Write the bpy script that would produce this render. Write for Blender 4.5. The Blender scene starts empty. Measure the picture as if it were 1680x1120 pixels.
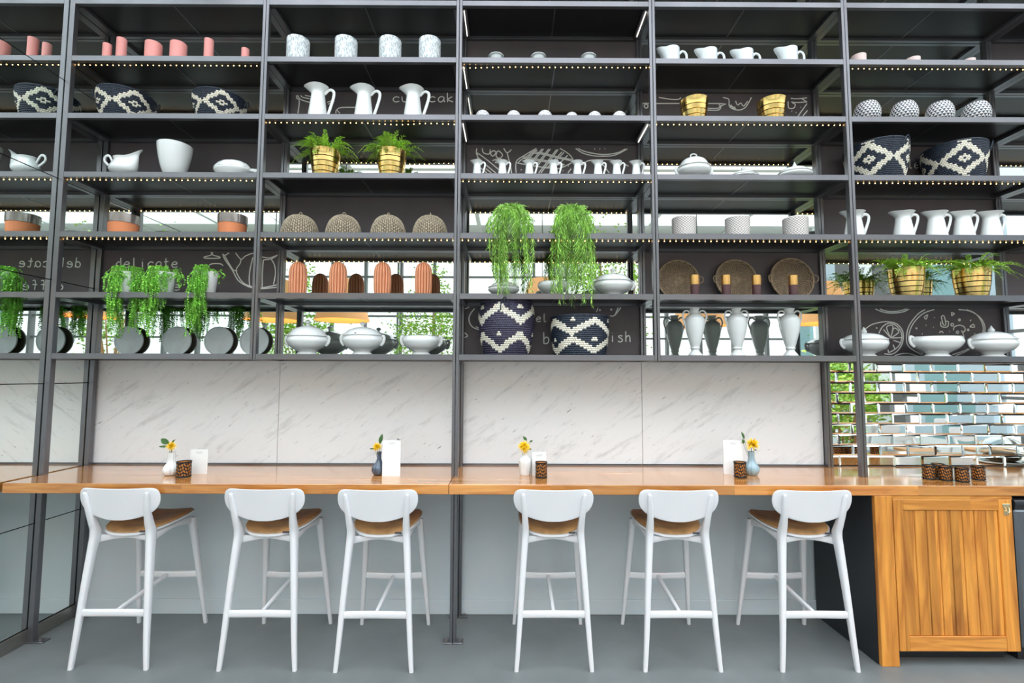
import bpy, math, random
from mathutils import Matrix, Vector
random.seed(7)
PI=math.pi; sin=math.sin; cos=math.cos
SC=bpy.context.scene; COL=SC.collection
CHALK = {"A5":[[[-2.911,2.572],[-2.905,2.499]],[[-2.907,2.533],[-2.925,2.542],[-2.941,2.525],[-2.937,2.505],[-2.921,2.499],[-2.905,2.512]],[[-2.879,2.521],[-2.847,2.525],[-2.85,2.538],[-2.866,2.542],[-2.882,2.525],[-2.878,2.506],[-2.862,2.499],[-2.841,2.506]],[[-2.813,2.572],[-2.81,2.508],[-2.8,2.499],[-2.791,2.504]],[[-2.748,2.542],[-2.745,2.5]],[[-2.75,2.559],[-2.748,2.558]],[[-2.665,2.534],[-2.684,2.543],[-2.702,2.53],[-2.703,2.513],[-2.687,2.5],[-2.664,2.506]],[[-2.611,2.539],[-2.63,2.543],[-2.645,2.526],[-2.642,2.507],[-2.625,2.5],[-2.61,2.517],[-2.609,2.539],[-2.607,2.509],[-2.6,2.5]],[[-2.574,2.569],[-2.571,2.509],[-2.561,2.5],[-2.55,2.505]],[[-2.587,2.543],[-2.555,2.545]],[[-2.524,2.522],[-2.492,2.526],[-2.495,2.539],[-2.511,2.543],[-2.527,2.526],[-2.523,2.507],[-2.507,2.501],[-2.486,2.507]],[[-2.78,2.362],[-2.8,2.37],[-2.819,2.357],[-2.821,2.34],[-2.803,2.328],[-2.778,2.334]],[[-2.737,2.37],[-2.756,2.358],[-2.756,2.338],[-2.734,2.328],[-2.715,2.341],[-2.717,2.36],[-2.737,2.37]],[[-2.66,2.396],[-2.675,2.4],[-2.681,2.383],[-2.678,2.328]],[[-2.695,2.366],[-2.661,2.369]],[[-2.596,2.396],[-2.611,2.401],[-2.618,2.384],[-2.615,2.328]],[[-2.632,2.367],[-2.597,2.369]],[[-2.565,2.35],[-2.53,2.354],[-2.534,2.367],[-2.551,2.371],[-2.568,2.354],[-2.564,2.335],[-2.547,2.329],[-2.525,2.335]],[[-2.501,2.35],[-2.467,2.354],[-2.47,2.367],[-2.488,2.371],[-2.504,2.354],[-2.501,2.335],[-2.483,2.329],[-2.461,2.335]],[[-2.24,2.617],[-2.239,2.596],[-2.291,2.58],[-2.274,2.571],[-2.181,2.572],[-2.177,2.582],[-2.227,2.596],[-2.228,2.617]],[[-2.252,2.518],[-2.224,2.53],[-2.167,2.529],[-2.146,2.514]],[[-2.154,2.605],[-2.137,2.593],[-2.106,2.613]],[[-2.154,2.605],[-2.136,2.564],[-2.076,2.482],[-2.032,2.408],[-1.974,2.368],[-1.909,2.347],[-1.852,2.344],[-1.796,2.348],[-1.715,2.356]],[[-2.142,2.597],[-2.102,2.531],[-2.068,2.482],[-2.039,2.478]],[[-2.057,2.613],[-2.015,2.564],[-1.983,2.589],[-1.927,2.61],[-1.911,2.598]],[[-2.015,2.564],[-2.021,2.531],[-2.048,2.482],[-2.017,2.416],[-1.975,2.376],[-1.917,2.356]],[[-1.941,2.351],[-1.949,2.433],[-1.94,2.515],[-1.926,2.581]],[[-1.848,2.344],[-1.852,2.45],[-1.848,2.557]],[[-1.902,2.589],[-1.849,2.581],[-1.796,2.577],[-1.716,2.607]],[[-1.848,2.561],[-1.788,2.569],[-1.72,2.611]],[[-1.788,2.565],[-1.762,2.516],[-1.755,2.45],[-1.765,2.377]],[[-1.893,2.356],[-1.836,2.352],[-1.716,2.377]]],"B2":[[[-0.858,3.821],[-0.88,3.829],[-0.901,3.817],[-0.903,3.8],[-0.884,3.787],[-0.857,3.794]],[[-0.838,3.83],[-0.834,3.8],[-0.821,3.788],[-0.799,3.792],[-0.792,3.809],[-0.792,3.83]],[[-0.792,3.809],[-0.786,3.788]],[[-0.766,3.83],[-0.762,3.759]],[[-0.763,3.817],[-0.742,3.83],[-0.72,3.818],[-0.725,3.797],[-0.747,3.788],[-0.763,3.796]],[[-0.583,3.822],[-0.604,3.831],[-0.625,3.818],[-0.628,3.801],[-0.609,3.789],[-0.582,3.795]],[[-0.519,3.827],[-0.541,3.831],[-0.559,3.814],[-0.556,3.795],[-0.537,3.789],[-0.519,3.806],[-0.516,3.827],[-0.516,3.798],[-0.508,3.789]],[[-0.491,3.861],[-0.489,3.789]],[[-0.453,3.831],[-0.487,3.808],[-0.447,3.79]],[[-0.419,3.811],[-0.381,3.815],[-0.384,3.828],[-0.403,3.832],[-0.422,3.815],[-0.419,3.796],[-0.4,3.79],[-0.376,3.796]],[[-1.641,3.836],[-1.64,3.812],[-1.62,3.792],[-1.628,3.692]],[[-1.633,3.836],[-1.617,3.808],[-1.569,3.788],[-1.476,3.764]],[[-1.61,3.836],[-1.594,3.82],[-1.516,3.804]],[[-1.579,3.836],[-1.524,3.825]],[[-1.407,3.781],[-1.357,3.805],[-1.361,3.825]],[[-1.402,3.765],[-1.353,3.793]],[[-1.338,3.693],[-1.335,3.721],[-1.297,3.741],[-1.173,3.742]],[[-1.335,3.725],[-1.307,3.693]]],"C3":[[[-0.262,3.425],[-0.253,3.355],[-0.116,3.233]],[[-0.258,3.39],[-0.176,3.329],[-0.074,3.242]],[[-0.258,3.39],[-0.253,3.328]],[[-0.22,3.425],[-0.211,3.39],[-0.168,3.381],[-0.16,3.417]],[[-0.16,3.39],[-0.143,3.364],[-0.117,3.39],[-0.134,3.408],[-0.16,3.39]],[[-0.117,3.364],[-0.091,3.347],[-0.066,3.373],[-0.092,3.404],[-0.109,3.399],[-0.117,3.364]],[[-0.142,3.329],[-0.108,3.342],[-0.066,3.338],[-0.036,3.325],[-0.057,3.312],[-0.125,3.316]],[[-0.058,3.426],[-0.032,3.391],[0.002,3.417]],[[-0.032,3.391],[-0.01,3.303],[0.003,3.233]],[[-0.193,3.267],[-0.15,3.233]],[[-0.236,3.276],[-0.184,3.233]],[[0.037,3.234],[0.037,3.321],[0.088,3.365],[0.19,3.427]],[[0.045,3.308],[0.088,3.347],[0.198,3.414]],[[0.369,3.428],[0.437,3.384],[0.467,3.34],[0.454,3.314],[0.386,3.279]],[[0.181,3.418],[0.096,3.321]],[[0.194,3.418],[0.109,3.317]],[[0.233,3.423],[0.139,3.304]],[[0.245,3.423],[0.152,3.302]],[[0.284,3.423],[0.181,3.287]],[[0.297,3.423],[0.194,3.285]],[[0.344,3.419],[0.207,3.234]],[[0.356,3.419],[0.224,3.234]],[[0.386,3.402],[0.267,3.27]],[[0.399,3.395],[0.279,3.27]],[[0.429,3.375],[0.352,3.296]],[[0.139,3.4],[0.233,3.392],[0.335,3.366],[0.463,3.34]],[[0.139,3.39],[0.233,3.382],[0.335,3.356],[0.454,3.332]],[[0.088,3.361],[0.19,3.344],[0.318,3.322],[0.403,3.301]],[[0.088,3.35],[0.19,3.333],[0.318,3.312],[0.394,3.292]],[[0.045,3.312],[0.164,3.291],[0.284,3.274],[0.369,3.27]],[[0.489,3.428],[0.54,3.393],[0.617,3.372],[0.693,3.368],[0.787,3.377],[0.882,3.426]],[[0.506,3.428],[0.566,3.402],[0.693,3.381],[0.805,3.395],[0.865,3.426]],[[0.539,3.297],[0.582,3.332],[0.685,3.341],[0.804,3.333],[0.889,3.29]],[[0.672,3.333],[0.743,3.237]],[[0.454,3.27],[0.428,3.235]],[[0.631,3.425],[0.637,3.424]],[[0.67,3.425],[0.675,3.424]],[[0.708,3.428],[0.713,3.427]],[[0.072,3.26],[0.078,3.259]],[[0.392,3.253],[0.397,3.252]],[[0.43,3.292],[0.435,3.291]]],"D2":[[[1.128,3.833],[1.224,3.818],[1.281,3.819],[1.297,3.834]],[[1.047,3.784],[1.602,3.787],[1.602,3.77]],[[0.993,3.692],[1.002,3.776],[1.015,3.786],[1.047,3.786]],[[1.045,3.763],[1.04,3.753],[1.03,3.748],[1.02,3.753],[1.016,3.763],[1.02,3.774],[1.031,3.778],[1.041,3.774],[1.045,3.763]],[[1.497,3.749],[1.577,3.749],[1.598,3.77]],[[1.496,3.735],[1.581,3.735],[1.603,3.762],[1.586,3.778]],[[1.62,3.835],[1.66,3.825],[1.667,3.804],[1.666,3.77],[1.69,3.746],[1.746,3.736],[1.795,3.763],[1.838,3.836]],[[1.716,3.808],[1.731,3.775],[1.756,3.792],[1.775,3.767],[1.808,3.805]],[[1.667,3.779],[1.682,3.754],[1.679,3.779],[1.698,3.741],[1.69,3.766],[1.714,3.737],[1.706,3.762]],[[2.14,3.831],[2.192,3.827],[2.265,3.836]],[[2.143,3.802],[2.191,3.798],[2.264,3.803]],[[2.225,3.828],[2.264,3.803]],[[2.119,3.806],[2.121,3.756],[2.157,3.752],[2.174,3.781],[2.151,3.794]],[[2.263,3.79],[2.191,3.69]],[[2.265,3.736],[2.227,3.69]],[[2.142,3.729],[2.147,3.728]],[[2.174,3.719],[2.179,3.718]],[[2.212,3.761],[2.216,3.76]]],"C6":[[[0.244,2.026],[0.245,1.941]],[[0.245,1.976],[0.264,1.991],[0.281,1.976],[0.278,1.951],[0.259,1.941],[0.245,1.946]],[[0.753,2.003],[0.753,1.956]],[[0.752,2.022],[0.754,2.02]],[[0.827,1.999],[0.809,2.003],[0.798,1.994],[0.822,1.978],[0.826,1.964],[0.809,1.956],[0.793,1.962]],[[0.852,2.036],[0.852,1.957]],[[0.852,1.985],[0.868,2.003],[0.881,1.994],[0.883,1.957]],[[0.193,2.122],[0.219,2.126],[0.217,2.137],[0.204,2.14],[0.191,2.126],[0.193,2.109],[0.206,2.104],[0.222,2.109]],[[0.248,2.166],[0.248,2.111],[0.255,2.104],[0.262,2.108]],[[-0.341,2.198],[-0.309,2.212]],[[-0.269,2.2],[-0.3,2.159],[-0.31,2.118],[-0.296,2.078],[-0.267,2.054],[-0.227,2.042]],[[-0.259,2.066],[-0.235,2.054]],[[-0.341,2.021],[-0.319,1.997],[-0.341,1.985]],[[0.636,2.178],[0.648,2.211]],[[0.666,2.192],[0.665,2.19],[0.662,2.189],[0.66,2.19],[0.659,2.192],[0.66,2.195],[0.663,2.196],[0.665,2.195],[0.666,2.192]],[[0.75,2.197],[0.749,2.194],[0.747,2.193],[0.744,2.194],[0.743,2.197],[0.744,2.199],[0.747,2.2],[0.749,2.199],[0.75,2.197]],[[0.736,2.15],[0.765,2.15],[0.793,2.179],[0.818,2.213]],[[0.777,2.163],[0.798,2.212]]],"E6":[[[2.713,2.208],[2.772,2.185],[2.847,2.178],[2.924,2.189],[2.962,2.209]],[[2.747,2.208],[2.803,2.191],[2.878,2.192],[2.947,2.21]],[[2.599,2.029],[2.669,2.086],[2.746,2.109],[2.806,2.113],[2.866,2.098],[2.902,2.057],[2.911,2.011],[2.9,1.951],[2.863,1.898],[2.817,1.872],[2.764,1.875]],[[2.73,2.026],[2.759,2.075],[2.806,2.102],[2.858,2.087],[2.893,2.042],[2.899,1.996],[2.881,1.943],[2.841,1.906],[2.795,1.883]],[[2.817,1.992],[2.789,2.068],[2.82,2.087],[2.838,2.075],[2.817,1.992]],[[2.817,1.992],[2.842,2.064],[2.871,2.053],[2.874,2.03],[2.817,1.992]],[[2.817,1.992],[2.766,2.056]],[[2.823,1.992],[2.906,1.996]],[[2.837,1.975],[2.893,1.955]],[[2.832,1.943],[2.845,1.906]],[[2.792,1.906],[2.795,1.883]],[[2.71,2.065],[2.721,2.067]],[[3.083,2.205],[3.028,2.171],[2.964,2.095],[2.938,2.027],[2.934,1.959],[2.962,1.914],[3.042,1.869]],[[3.333,2.206],[3.416,2.195],[3.489,2.15],[3.522,2.082],[3.511,2.021],[3.486,1.991]],[[3.43,1.938],[3.36,1.9],[3.268,1.87]],[[3.151,2.205],[3.074,2.179],[3.003,2.118],[2.962,2.049],[2.951,1.981],[2.978,1.929],[3.051,1.88]],[[3.394,2.206],[3.453,2.18],[3.495,2.127],[3.51,2.066],[3.495,2.013]],[[3.43,1.93],[3.36,1.889],[3.29,1.862]],[[3.201,2.152],[3.221,2.16],[3.232,2.096],[3.213,2.092],[3.201,2.152]],[[3.196,2.115],[3.194,2.084],[3.22,2.073],[3.247,2.081],[3.252,2.115],[3.234,2.118]],[[3.286,2.051],[3.295,2.077],[3.334,2.089],[3.367,2.077],[3.373,2.051],[3.353,2.036],[3.347,2.051]],[[3.353,2.036],[3.362,1.998],[3.357,1.968]],[[3.325,2.037],[3.322,2.031],[3.315,2.028],[3.309,2.031],[3.307,2.037],[3.31,2.043],[3.316,2.046],[3.322,2.043],[3.325,2.037]],[[3.073,2.148],[3.1,2.167],[3.087,2.133],[3.073,2.148]],[[3.275,2.183],[3.301,2.176],[3.278,2.16],[3.282,2.179]],[[3.409,2.077],[3.443,2.074],[3.436,2.096],[3.409,2.077]],[[3.179,2.031],[3.195,2.044],[3.21,2.031]],[[3.148,2.146],[3.153,2.145]],[[3.082,2.089],[3.087,2.088]],[[3.136,2.074],[3.14,2.073]],[[3.015,2.065],[3.014,2.062],[3.011,2.061],[3.009,2.062],[3.008,2.065],[3.009,2.067],[3.012,2.068],[3.014,2.067],[3.015,2.065]],[[3.05,2.023],[3.055,2.022]],[[3.253,2.043],[3.258,2.042]],[[3.342,2.129],[3.339,2.124],[3.334,2.122],[3.33,2.124],[3.328,2.129],[3.33,2.133],[3.335,2.136],[3.34,2.134],[3.342,2.129]],[[3.415,2.121],[3.422,2.131]],[[3.402,2.055],[3.4,2.05],[3.396,2.049],[3.392,2.05],[3.39,2.055],[3.392,2.059],[3.396,2.061],[3.401,2.059],[3.402,2.055]],[[3.441,2.027],[3.446,2.026]],[[3.392,1.959],[3.396,1.958]],[[3.29,2.093],[3.286,2.086],[3.279,2.083],[3.272,2.086],[3.27,2.093],[3.273,2.1],[3.28,2.103],[3.287,2.1],[3.29,2.093]],[[2.839,1.861],[2.892,1.876],[2.953,1.876],[3.012,1.857]]],"E3":[[[3.03,3.358],[3.027,3.294],[3.033,3.285],[3.041,3.29]],[[3.065,3.307],[3.09,3.311],[3.089,3.324],[3.077,3.328],[3.064,3.311],[3.065,3.292],[3.076,3.286],[3.092,3.292]],[[3.12,3.359],[3.116,3.294],[3.123,3.286],[3.13,3.29]]]}

# ------------------------------------------------------------------ materials
MATS={}
def nmat(name):
    m=bpy.data.materials.new(name); m.use_nodes=True
    nt=m.node_tree; b=nt.nodes['Principled BSDF']; MATS[name]=m
    return m,nt,b
def N(nt,t,**k):
    n=nt.nodes.new(t)
    for a,v in k.items():
        if a in n.inputs: n.inputs[a].default_value=v
        else: setattr(n,a,v)
    return n
def plain(name,col,rough=.5,metal=0,spec=.5,bump=0,bscale=40,coat=0,trans=0,var=0,vscale=8,stretch=(1,1,1)):
    m,nt,b=nmat(name)
    b.inputs['Base Color'].default_value=(*col,1); b.inputs['Roughness'].default_value=rough
    b.inputs['Metallic'].default_value=metal; b.inputs['Specular IOR Level'].default_value=spec
    b.inputs['Coat Weight'].default_value=coat; b.inputs['Transmission Weight'].default_value=trans
    tc=N(nt,'ShaderNodeTexCoord'); mp=N(nt,'ShaderNodeMapping'); mp.inputs['Scale'].default_value=stretch
    nt.links.new(tc.outputs['Object'],mp.inputs['Vector'])
    if var:
        no=N(nt,'ShaderNodeTexNoise',Scale=vscale,Detail=5.); nt.links.new(mp.outputs[0],no.inputs['Vector'])
        r=N(nt,'ShaderNodeValToRGB'); r.color_ramp.elements[0].position=.3; r.color_ramp.elements[1].position=.7
        r.color_ramp.elements[0].color=(*[max(0,c*(1-var)) for c in col],1); r.color_ramp.elements[1].color=(*[min(1,c*(1+var)) for c in col],1)
        nt.links.new(no.outputs['Fac'],r.inputs[0]); nt.links.new(r.outputs[0],b.inputs['Base Color'])
    if bump:
        no=N(nt,'ShaderNodeTexNoise',Scale=float(bscale),Detail=4.); nt.links.new(mp.outputs[0],no.inputs['Vector'])
        bp=N(nt,'ShaderNodeBump',Strength=bump,Distance=.01); nt.links.new(no.outputs['Fac'],bp.inputs['Height']); nt.links.new(bp.outputs[0],b.inputs['Normal'])
    return m
def wood(name,c1,c2,axis,plank,rough=.3,coat=.0,vary=.35,joint=.9,dist=1.4,gs=14.):
    # axis = grain direction index; plank=(axis index across,width)
    m,nt,b=nmat(name); L=nt.links.new
    tc=N(nt,'ShaderNodeTexCoord'); mp=N(nt,'ShaderNodeMapping')
    s=[gs,gs,gs]; s[axis]=gs*.09; mp.inputs['Scale'].default_value=s
    sep=N(nt,'ShaderNodeSeparateXYZ'); L(tc.outputs['Object'],sep.inputs[0])
    dv=N(nt,'ShaderNodeMath',operation='DIVIDE'); L(sep.outputs[plank[0]],dv.inputs[0]); dv.inputs[1].default_value=plank[1]
    fl=N(nt,'ShaderNodeMath',operation='FLOOR'); L(dv.outputs[0],fl.inputs[0])
    # boards of finite length along the grain
    of=N(nt,'ShaderNodeMath',operation='MULTIPLY'); L(fl.outputs[0],of.inputs[0]); of.inputs[1].default_value=.37
    ad=N(nt,'ShaderNodeMath',operation='MULTIPLY_ADD'); L(sep.outputs[axis],ad.inputs[0]); ad.inputs[1].default_value=joint; L(of.outputs[0],ad.inputs[2])
    fl2=N(nt,'ShaderNodeMath',operation='FLOOR'); L(ad.outputs[0],fl2.inputs[0])
    cb=N(nt,'ShaderNodeCombineXYZ'); L(fl.outputs[0],cb.inputs[0]); L(fl2.outputs[0],cb.inputs[1])
    wn=N(nt,'ShaderNodeTexWhiteNoise',noise_dimensions='3D'); L(cb.outputs[0],wn.inputs['Vector'])
    off=N(nt,'ShaderNodeVectorMath',operation='SCALE'); off.inputs['Scale'].default_value=9.; L(wn.outputs['Color'],off.inputs[0])
    L(tc.outputs['Object'],mp.inputs['Vector'])
    av=N(nt,'ShaderNodeVectorMath',operation='ADD'); L(mp.outputs[0],av.inputs[0]); L(off.outputs[0],av.inputs[1])
    n1=N(nt,'ShaderNodeTexNoise',Scale=1.6,Detail=6.,Distortion=dist); L(av.outputs[0],n1.inputs['Vector'])
    r=N(nt,'ShaderNodeValToRGB'); e=r.color_ramp.elements; e[0].position=.3; e[1].position=.68; e[0].color=(*c2,1); e[1].color=(*c1,1)
    L(n1.outputs['Fac'],r.inputs[0])
    hs=N(nt,'ShaderNodeHueSaturation'); L(r.outputs[0],hs.inputs['Color'])
    mr=N(nt,'ShaderNodeMapRange'); mr.inputs['To Min'].default_value=1-vary; mr.inputs['To Max'].default_value=1+vary*.6; L(wn.outputs['Value'],mr.inputs['Value']); L(mr.outputs[0],hs.inputs['Value'])
    L(hs.outputs[0],b.inputs['Base Color']); b.inputs['Roughness'].default_value=rough; b.inputs['Coat Weight'].default_value=coat; b.inputs['Coat Roughness'].default_value=.12
    return m
plain('steel',(.190,.185,.198),.30,.78,.5,var=.10,vscale=3)
plain('steel_board',(.016,.014,.015),.38,0,.45)
plain('gap',(.004,.004,.004),.9)
plain('mirror',(.78,.82,.79),.012,1)
plain('left_glass',(.90,.96,.94),.006,1)
plain('bevel_mirror',(.90,.94,.92),.015,1)
plain('chalkboard',(.115,.092,.098),.55,0,.5,var=.18,vscale=2.5)
plain('chalk',(.95,.93,.88),.9,bump=.3,bscale=300)
plain('ceramic',(.80,.81,.80),.12,0,.5,coat=.3)
plain('ceramic_blue',(.74,.79,.81),.14,0,.5,coat=.3)
plain('pink_clay',(.86,.34,.31),.6,var=.06)
plain('blush_clay',(.80,.62,.58),.5,var=.05)
plain('terracotta',(.72,.24,.10),.75,bump=.1,bscale=90,var=.1)
plain('pewter_glaze',(.30,.26,.24),.18,.6,var=.3,vscale=20,stretch=(1,1,.2))
plain('brass',(.86,.60,.22),.17,1)
plain('copper_gold',(.85,.50,.18),.28,1)
plain('plum_glass',(.085,.030,.035),.3,coat=.3)
plain('cactus_orange',(.86,.36,.19),.5,0,.4,var=.1,vscale=9)
plain('rattan',(.52,.43,.31),.65,var=.3,vscale=45)
plain('rattan_gap',(.10,.07,.045),.8)
plain('rattan_dark',(.33,.235,.15),.7,var=.3,vscale=45)
plain('cream_weave',(.86,.80,.67),.7,var=.12,vscale=60)
plain('navy_weave',(.018,.026,.045),.55,var=.4,vscale=60)
plain('violet_weave',(.045,.038,.075),.5,var=.4,vscale=60)
plain('navy_glaze',(.03,.045,.075),.25)
plain('leaf_fern',(.33,.56,.06),.5,var=.45,vscale=14)
plain('leaf_hang',(.34,.60,.11),.5,var=.45,vscale=14)
plain('leaf_string',(.24,.58,.07),.5,var=.4,vscale=20)
plain('leaf_dark',(.05,.13,.03),.45,var=.3)
plain('soil',(.03,.02,.012),.9)
plain('white_pot',(.84,.84,.83),.35)
plain('stool_white',(.76,.76,.78),.32,0,.5,coat=.15,bump=.04,bscale=25,stretch=(1,1,.2))
plain('stool_vinyl',(.42,.235,.10),.36,0,.6,var=.5,vscale=7,bump=.12,bscale=60)
plain('tag_dark',(.05,.045,.05),.5)
plain('plate_grey',(.60,.65,.66),.4,var=.1,vscale=15)
plain('plate_dark',(.10,.075,.055),.5)
plain('grey_ceramic',(.22,.22,.21),.4)
plain('wall_paint',(.60,.665,.70),.6,var=.05,vscale=1.2,stretch=(1,1,.4))
plain('floor_concrete',(.165,.180,.182),.42,0,.5,var=.14,vscale=2.2,bump=.03,bscale=30)
plain('stainless',(.36,.34,.31),.32,.9,var=.1,stretch=(20,1,20))
plain('black_panel',(.018,.020,.024),.45)
plain('fridge_grey',(.16,.18,.20),.35,.6)
plain('fridge_black',(.02,.021,.025),.25)
plain('yellow_petal',(.95,.60,.01),.5,var=.1)
plain('card_white',(.86,.87,.87),.5)
plain('card_grey',(.24,.28,.31),.5)
plain('print_grey',(.5,.5,.5),.7)
plain('iron_lace',(.010,.010,.011),.4,.3)
plain('vase_dark',(.06,.085,.13),.18,coat=.4,var=.5,vscale=30)
plain('vase_blue',(.30,.42,.48),.2,coat=.3)
plain('crust',(.62,.30,.10),.6,var=.3)
plain('room_wall',(.74,.76,.75),.7)
plain('room_dark',(.12,.12,.12),.5)
plain('ceil_white',(.8,.8,.78),.7)
plain('lamp_orange',(.78,.36,.12),.6)
plain('table_wood',(.45,.22,.08),.4)
plain('white_tex',(.80,.76,.74),.45);plain('emboss_line',(.34,.28,.26),.6);plain('groove_shade',(.52,.17,.08),.6)
plain('latch_brass',(.80,.68,.42),.25,.9)
wood('counter_wood',(.74,.33,.085),(.46,.155,.030),0,(1,.042),.16,.9,.22)
wood('door_wood',(.80,.34,.055),(.42,.135,.018),2,(0,.0721),.42,.1,.30,0.,1.6,9.)
wood('rail_wood',(.76,.33,.06),(.46,.15,.022),0,(2,.2),.42,.1,.2)
def glass(name,col,rough=.0,alpha=1):
    m,nt,b=nmat(name); b.inputs['Base Color'].default_value=(*col,1); b.inputs['Roughness'].default_value=rough
    b.inputs['Transmission Weight'].default_value=1; b.inputs['IOR'].default_value=1.45
    return m
plain('amber_glass',(.62,.24,.05),.2,coat=.5);plain('panel_teal',(.22,.38,.40),.4);plain('panel_blue',(.45,.55,.62),.4); glass('clear_glass',(.95,.98,.97))
def emis(name,col,s):
    m,nt,b=nmat(name); b.inputs['Base Color'].default_value=(*col,1); b.inputs['Emission Color'].default_value=(*col,1); b.inputs['Emission Strength'].default_value=s
    return m
emis('led',(1,.58,.18),9); MATS['led'].cycles.emission_sampling='NONE'
emis('strip_white',(1,.93,.85),.9); MATS['strip_white'].cycles.emission_sampling='NONE'
emis('bulb_warm',(1,.7,.35),12); 
# marble slab: white with fine diagonal grey veins
m,nt,b=nmat('marble'); L=nt.links.new
tc=N(nt,'ShaderNodeTexCoord'); mp=N(nt,'ShaderNodeMapping'); mp0=N(nt,'ShaderNodeMapping'); mp0.inputs['Rotation'].default_value=(0,math.radians(36),0); L(tc.outputs['Object'],mp0.inputs['Vector']); mp.inputs['Scale'].default_value=(.8,3,4.2)
L(mp0.outputs[0],mp.inputs['Vector'])
n1=N(nt,'ShaderNodeTexNoise',Scale=3.4,Detail=11.,Roughness=.72,Distortion=.4); L(mp.outputs[0],n1.inputs['Vector'])
r1=N(nt,'ShaderNodeValToRGB'); r1.color_ramp.elements[0].position=.30; r1.color_ramp.elements[0].color=(.60,.62,.64,1); r1.color_ramp.elements[1].position=.47; r1.color_ramp.elements[1].color=(.83,.85,.87,1)
L(n1.outputs['Fac'],r1.inputs[0])
n2=N(nt,'ShaderNodeTexNoise',Scale=15.,Detail=4.,Roughness=.6); L(mp.outputs[0],n2.inputs['Vector'])
r2=N(nt,'ShaderNodeValToRGB'); r2.color_ramp.elements[0].position=.24; r2.color_ramp.elements[0].color=(.35,.37,.40,1); r2.color_ramp.elements[1].position=.34; r2.color_ramp.elements[1].color=(1,1,1,1)
L(n2.outputs['Fac'],r2.inputs[0])
mx=N(nt,'ShaderNodeMix',data_type='RGBA',blend_type='MULTIPLY'); mx.inputs['Factor'].default_value=1; L(r1.outputs[0],mx.inputs[6]); L(r2.outputs[0],mx.inputs[7]); L(mx.outputs[2],b.inputs['Base Color'])
b.inputs['Roughness'].default_value=.3
# mottled white/grey mug glaze with upright streaks
m,nt,b=nmat('mottled'); L=nt.links.new
tc=N(nt,'ShaderNodeTexCoord'); mp=N(nt,'ShaderNodeMapping'); mp.inputs['Scale'].default_value=(1,1,.3); L(tc.outputs['Object'],mp.inputs['Vector'])
n1=N(nt,'ShaderNodeTexNoise',Scale=150.,Detail=3.); L(mp.outputs[0],n1.inputs['Vector'])
r1=N(nt,'ShaderNodeValToRGB'); r1.color_ramp.elements[0].position=.40; r1.color_ramp.elements[0].color=(.34,.40,.43,1); r1.color_ramp.elements[1].position=.54; r1.color_ramp.elements[1].color=(.82,.84,.85,1)
L(n1.outputs['Fac'],r1.inputs[0]); L(r1.outputs[0],b.inputs['Base Color']); b.inputs['Roughness'].default_value=.45
m,nt,b=nmat('speckled'); L=nt.links.new
tc=N(nt,'ShaderNodeTexCoord'); n1=N(nt,'ShaderNodeTexNoise',Scale=120.,Detail=3.); L(tc.outputs['Object'],n1.inputs['Vector'])
r1=N(nt,'ShaderNodeValToRGB'); r1.color_ramp.elements[0].position=.42; r1.color_ramp.elements[0].color=(.42,.40,.42,1); r1.color_ramp.elements[1].position=.56; r1.color_ramp.elements[1].color=(.84,.82,.82,1)
L(n1.outputs['Fac'],r1.inputs[0]); L(r1.outputs[0],b.inputs['Base Color']); b.inputs['Roughness'].default_value=.5
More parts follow.
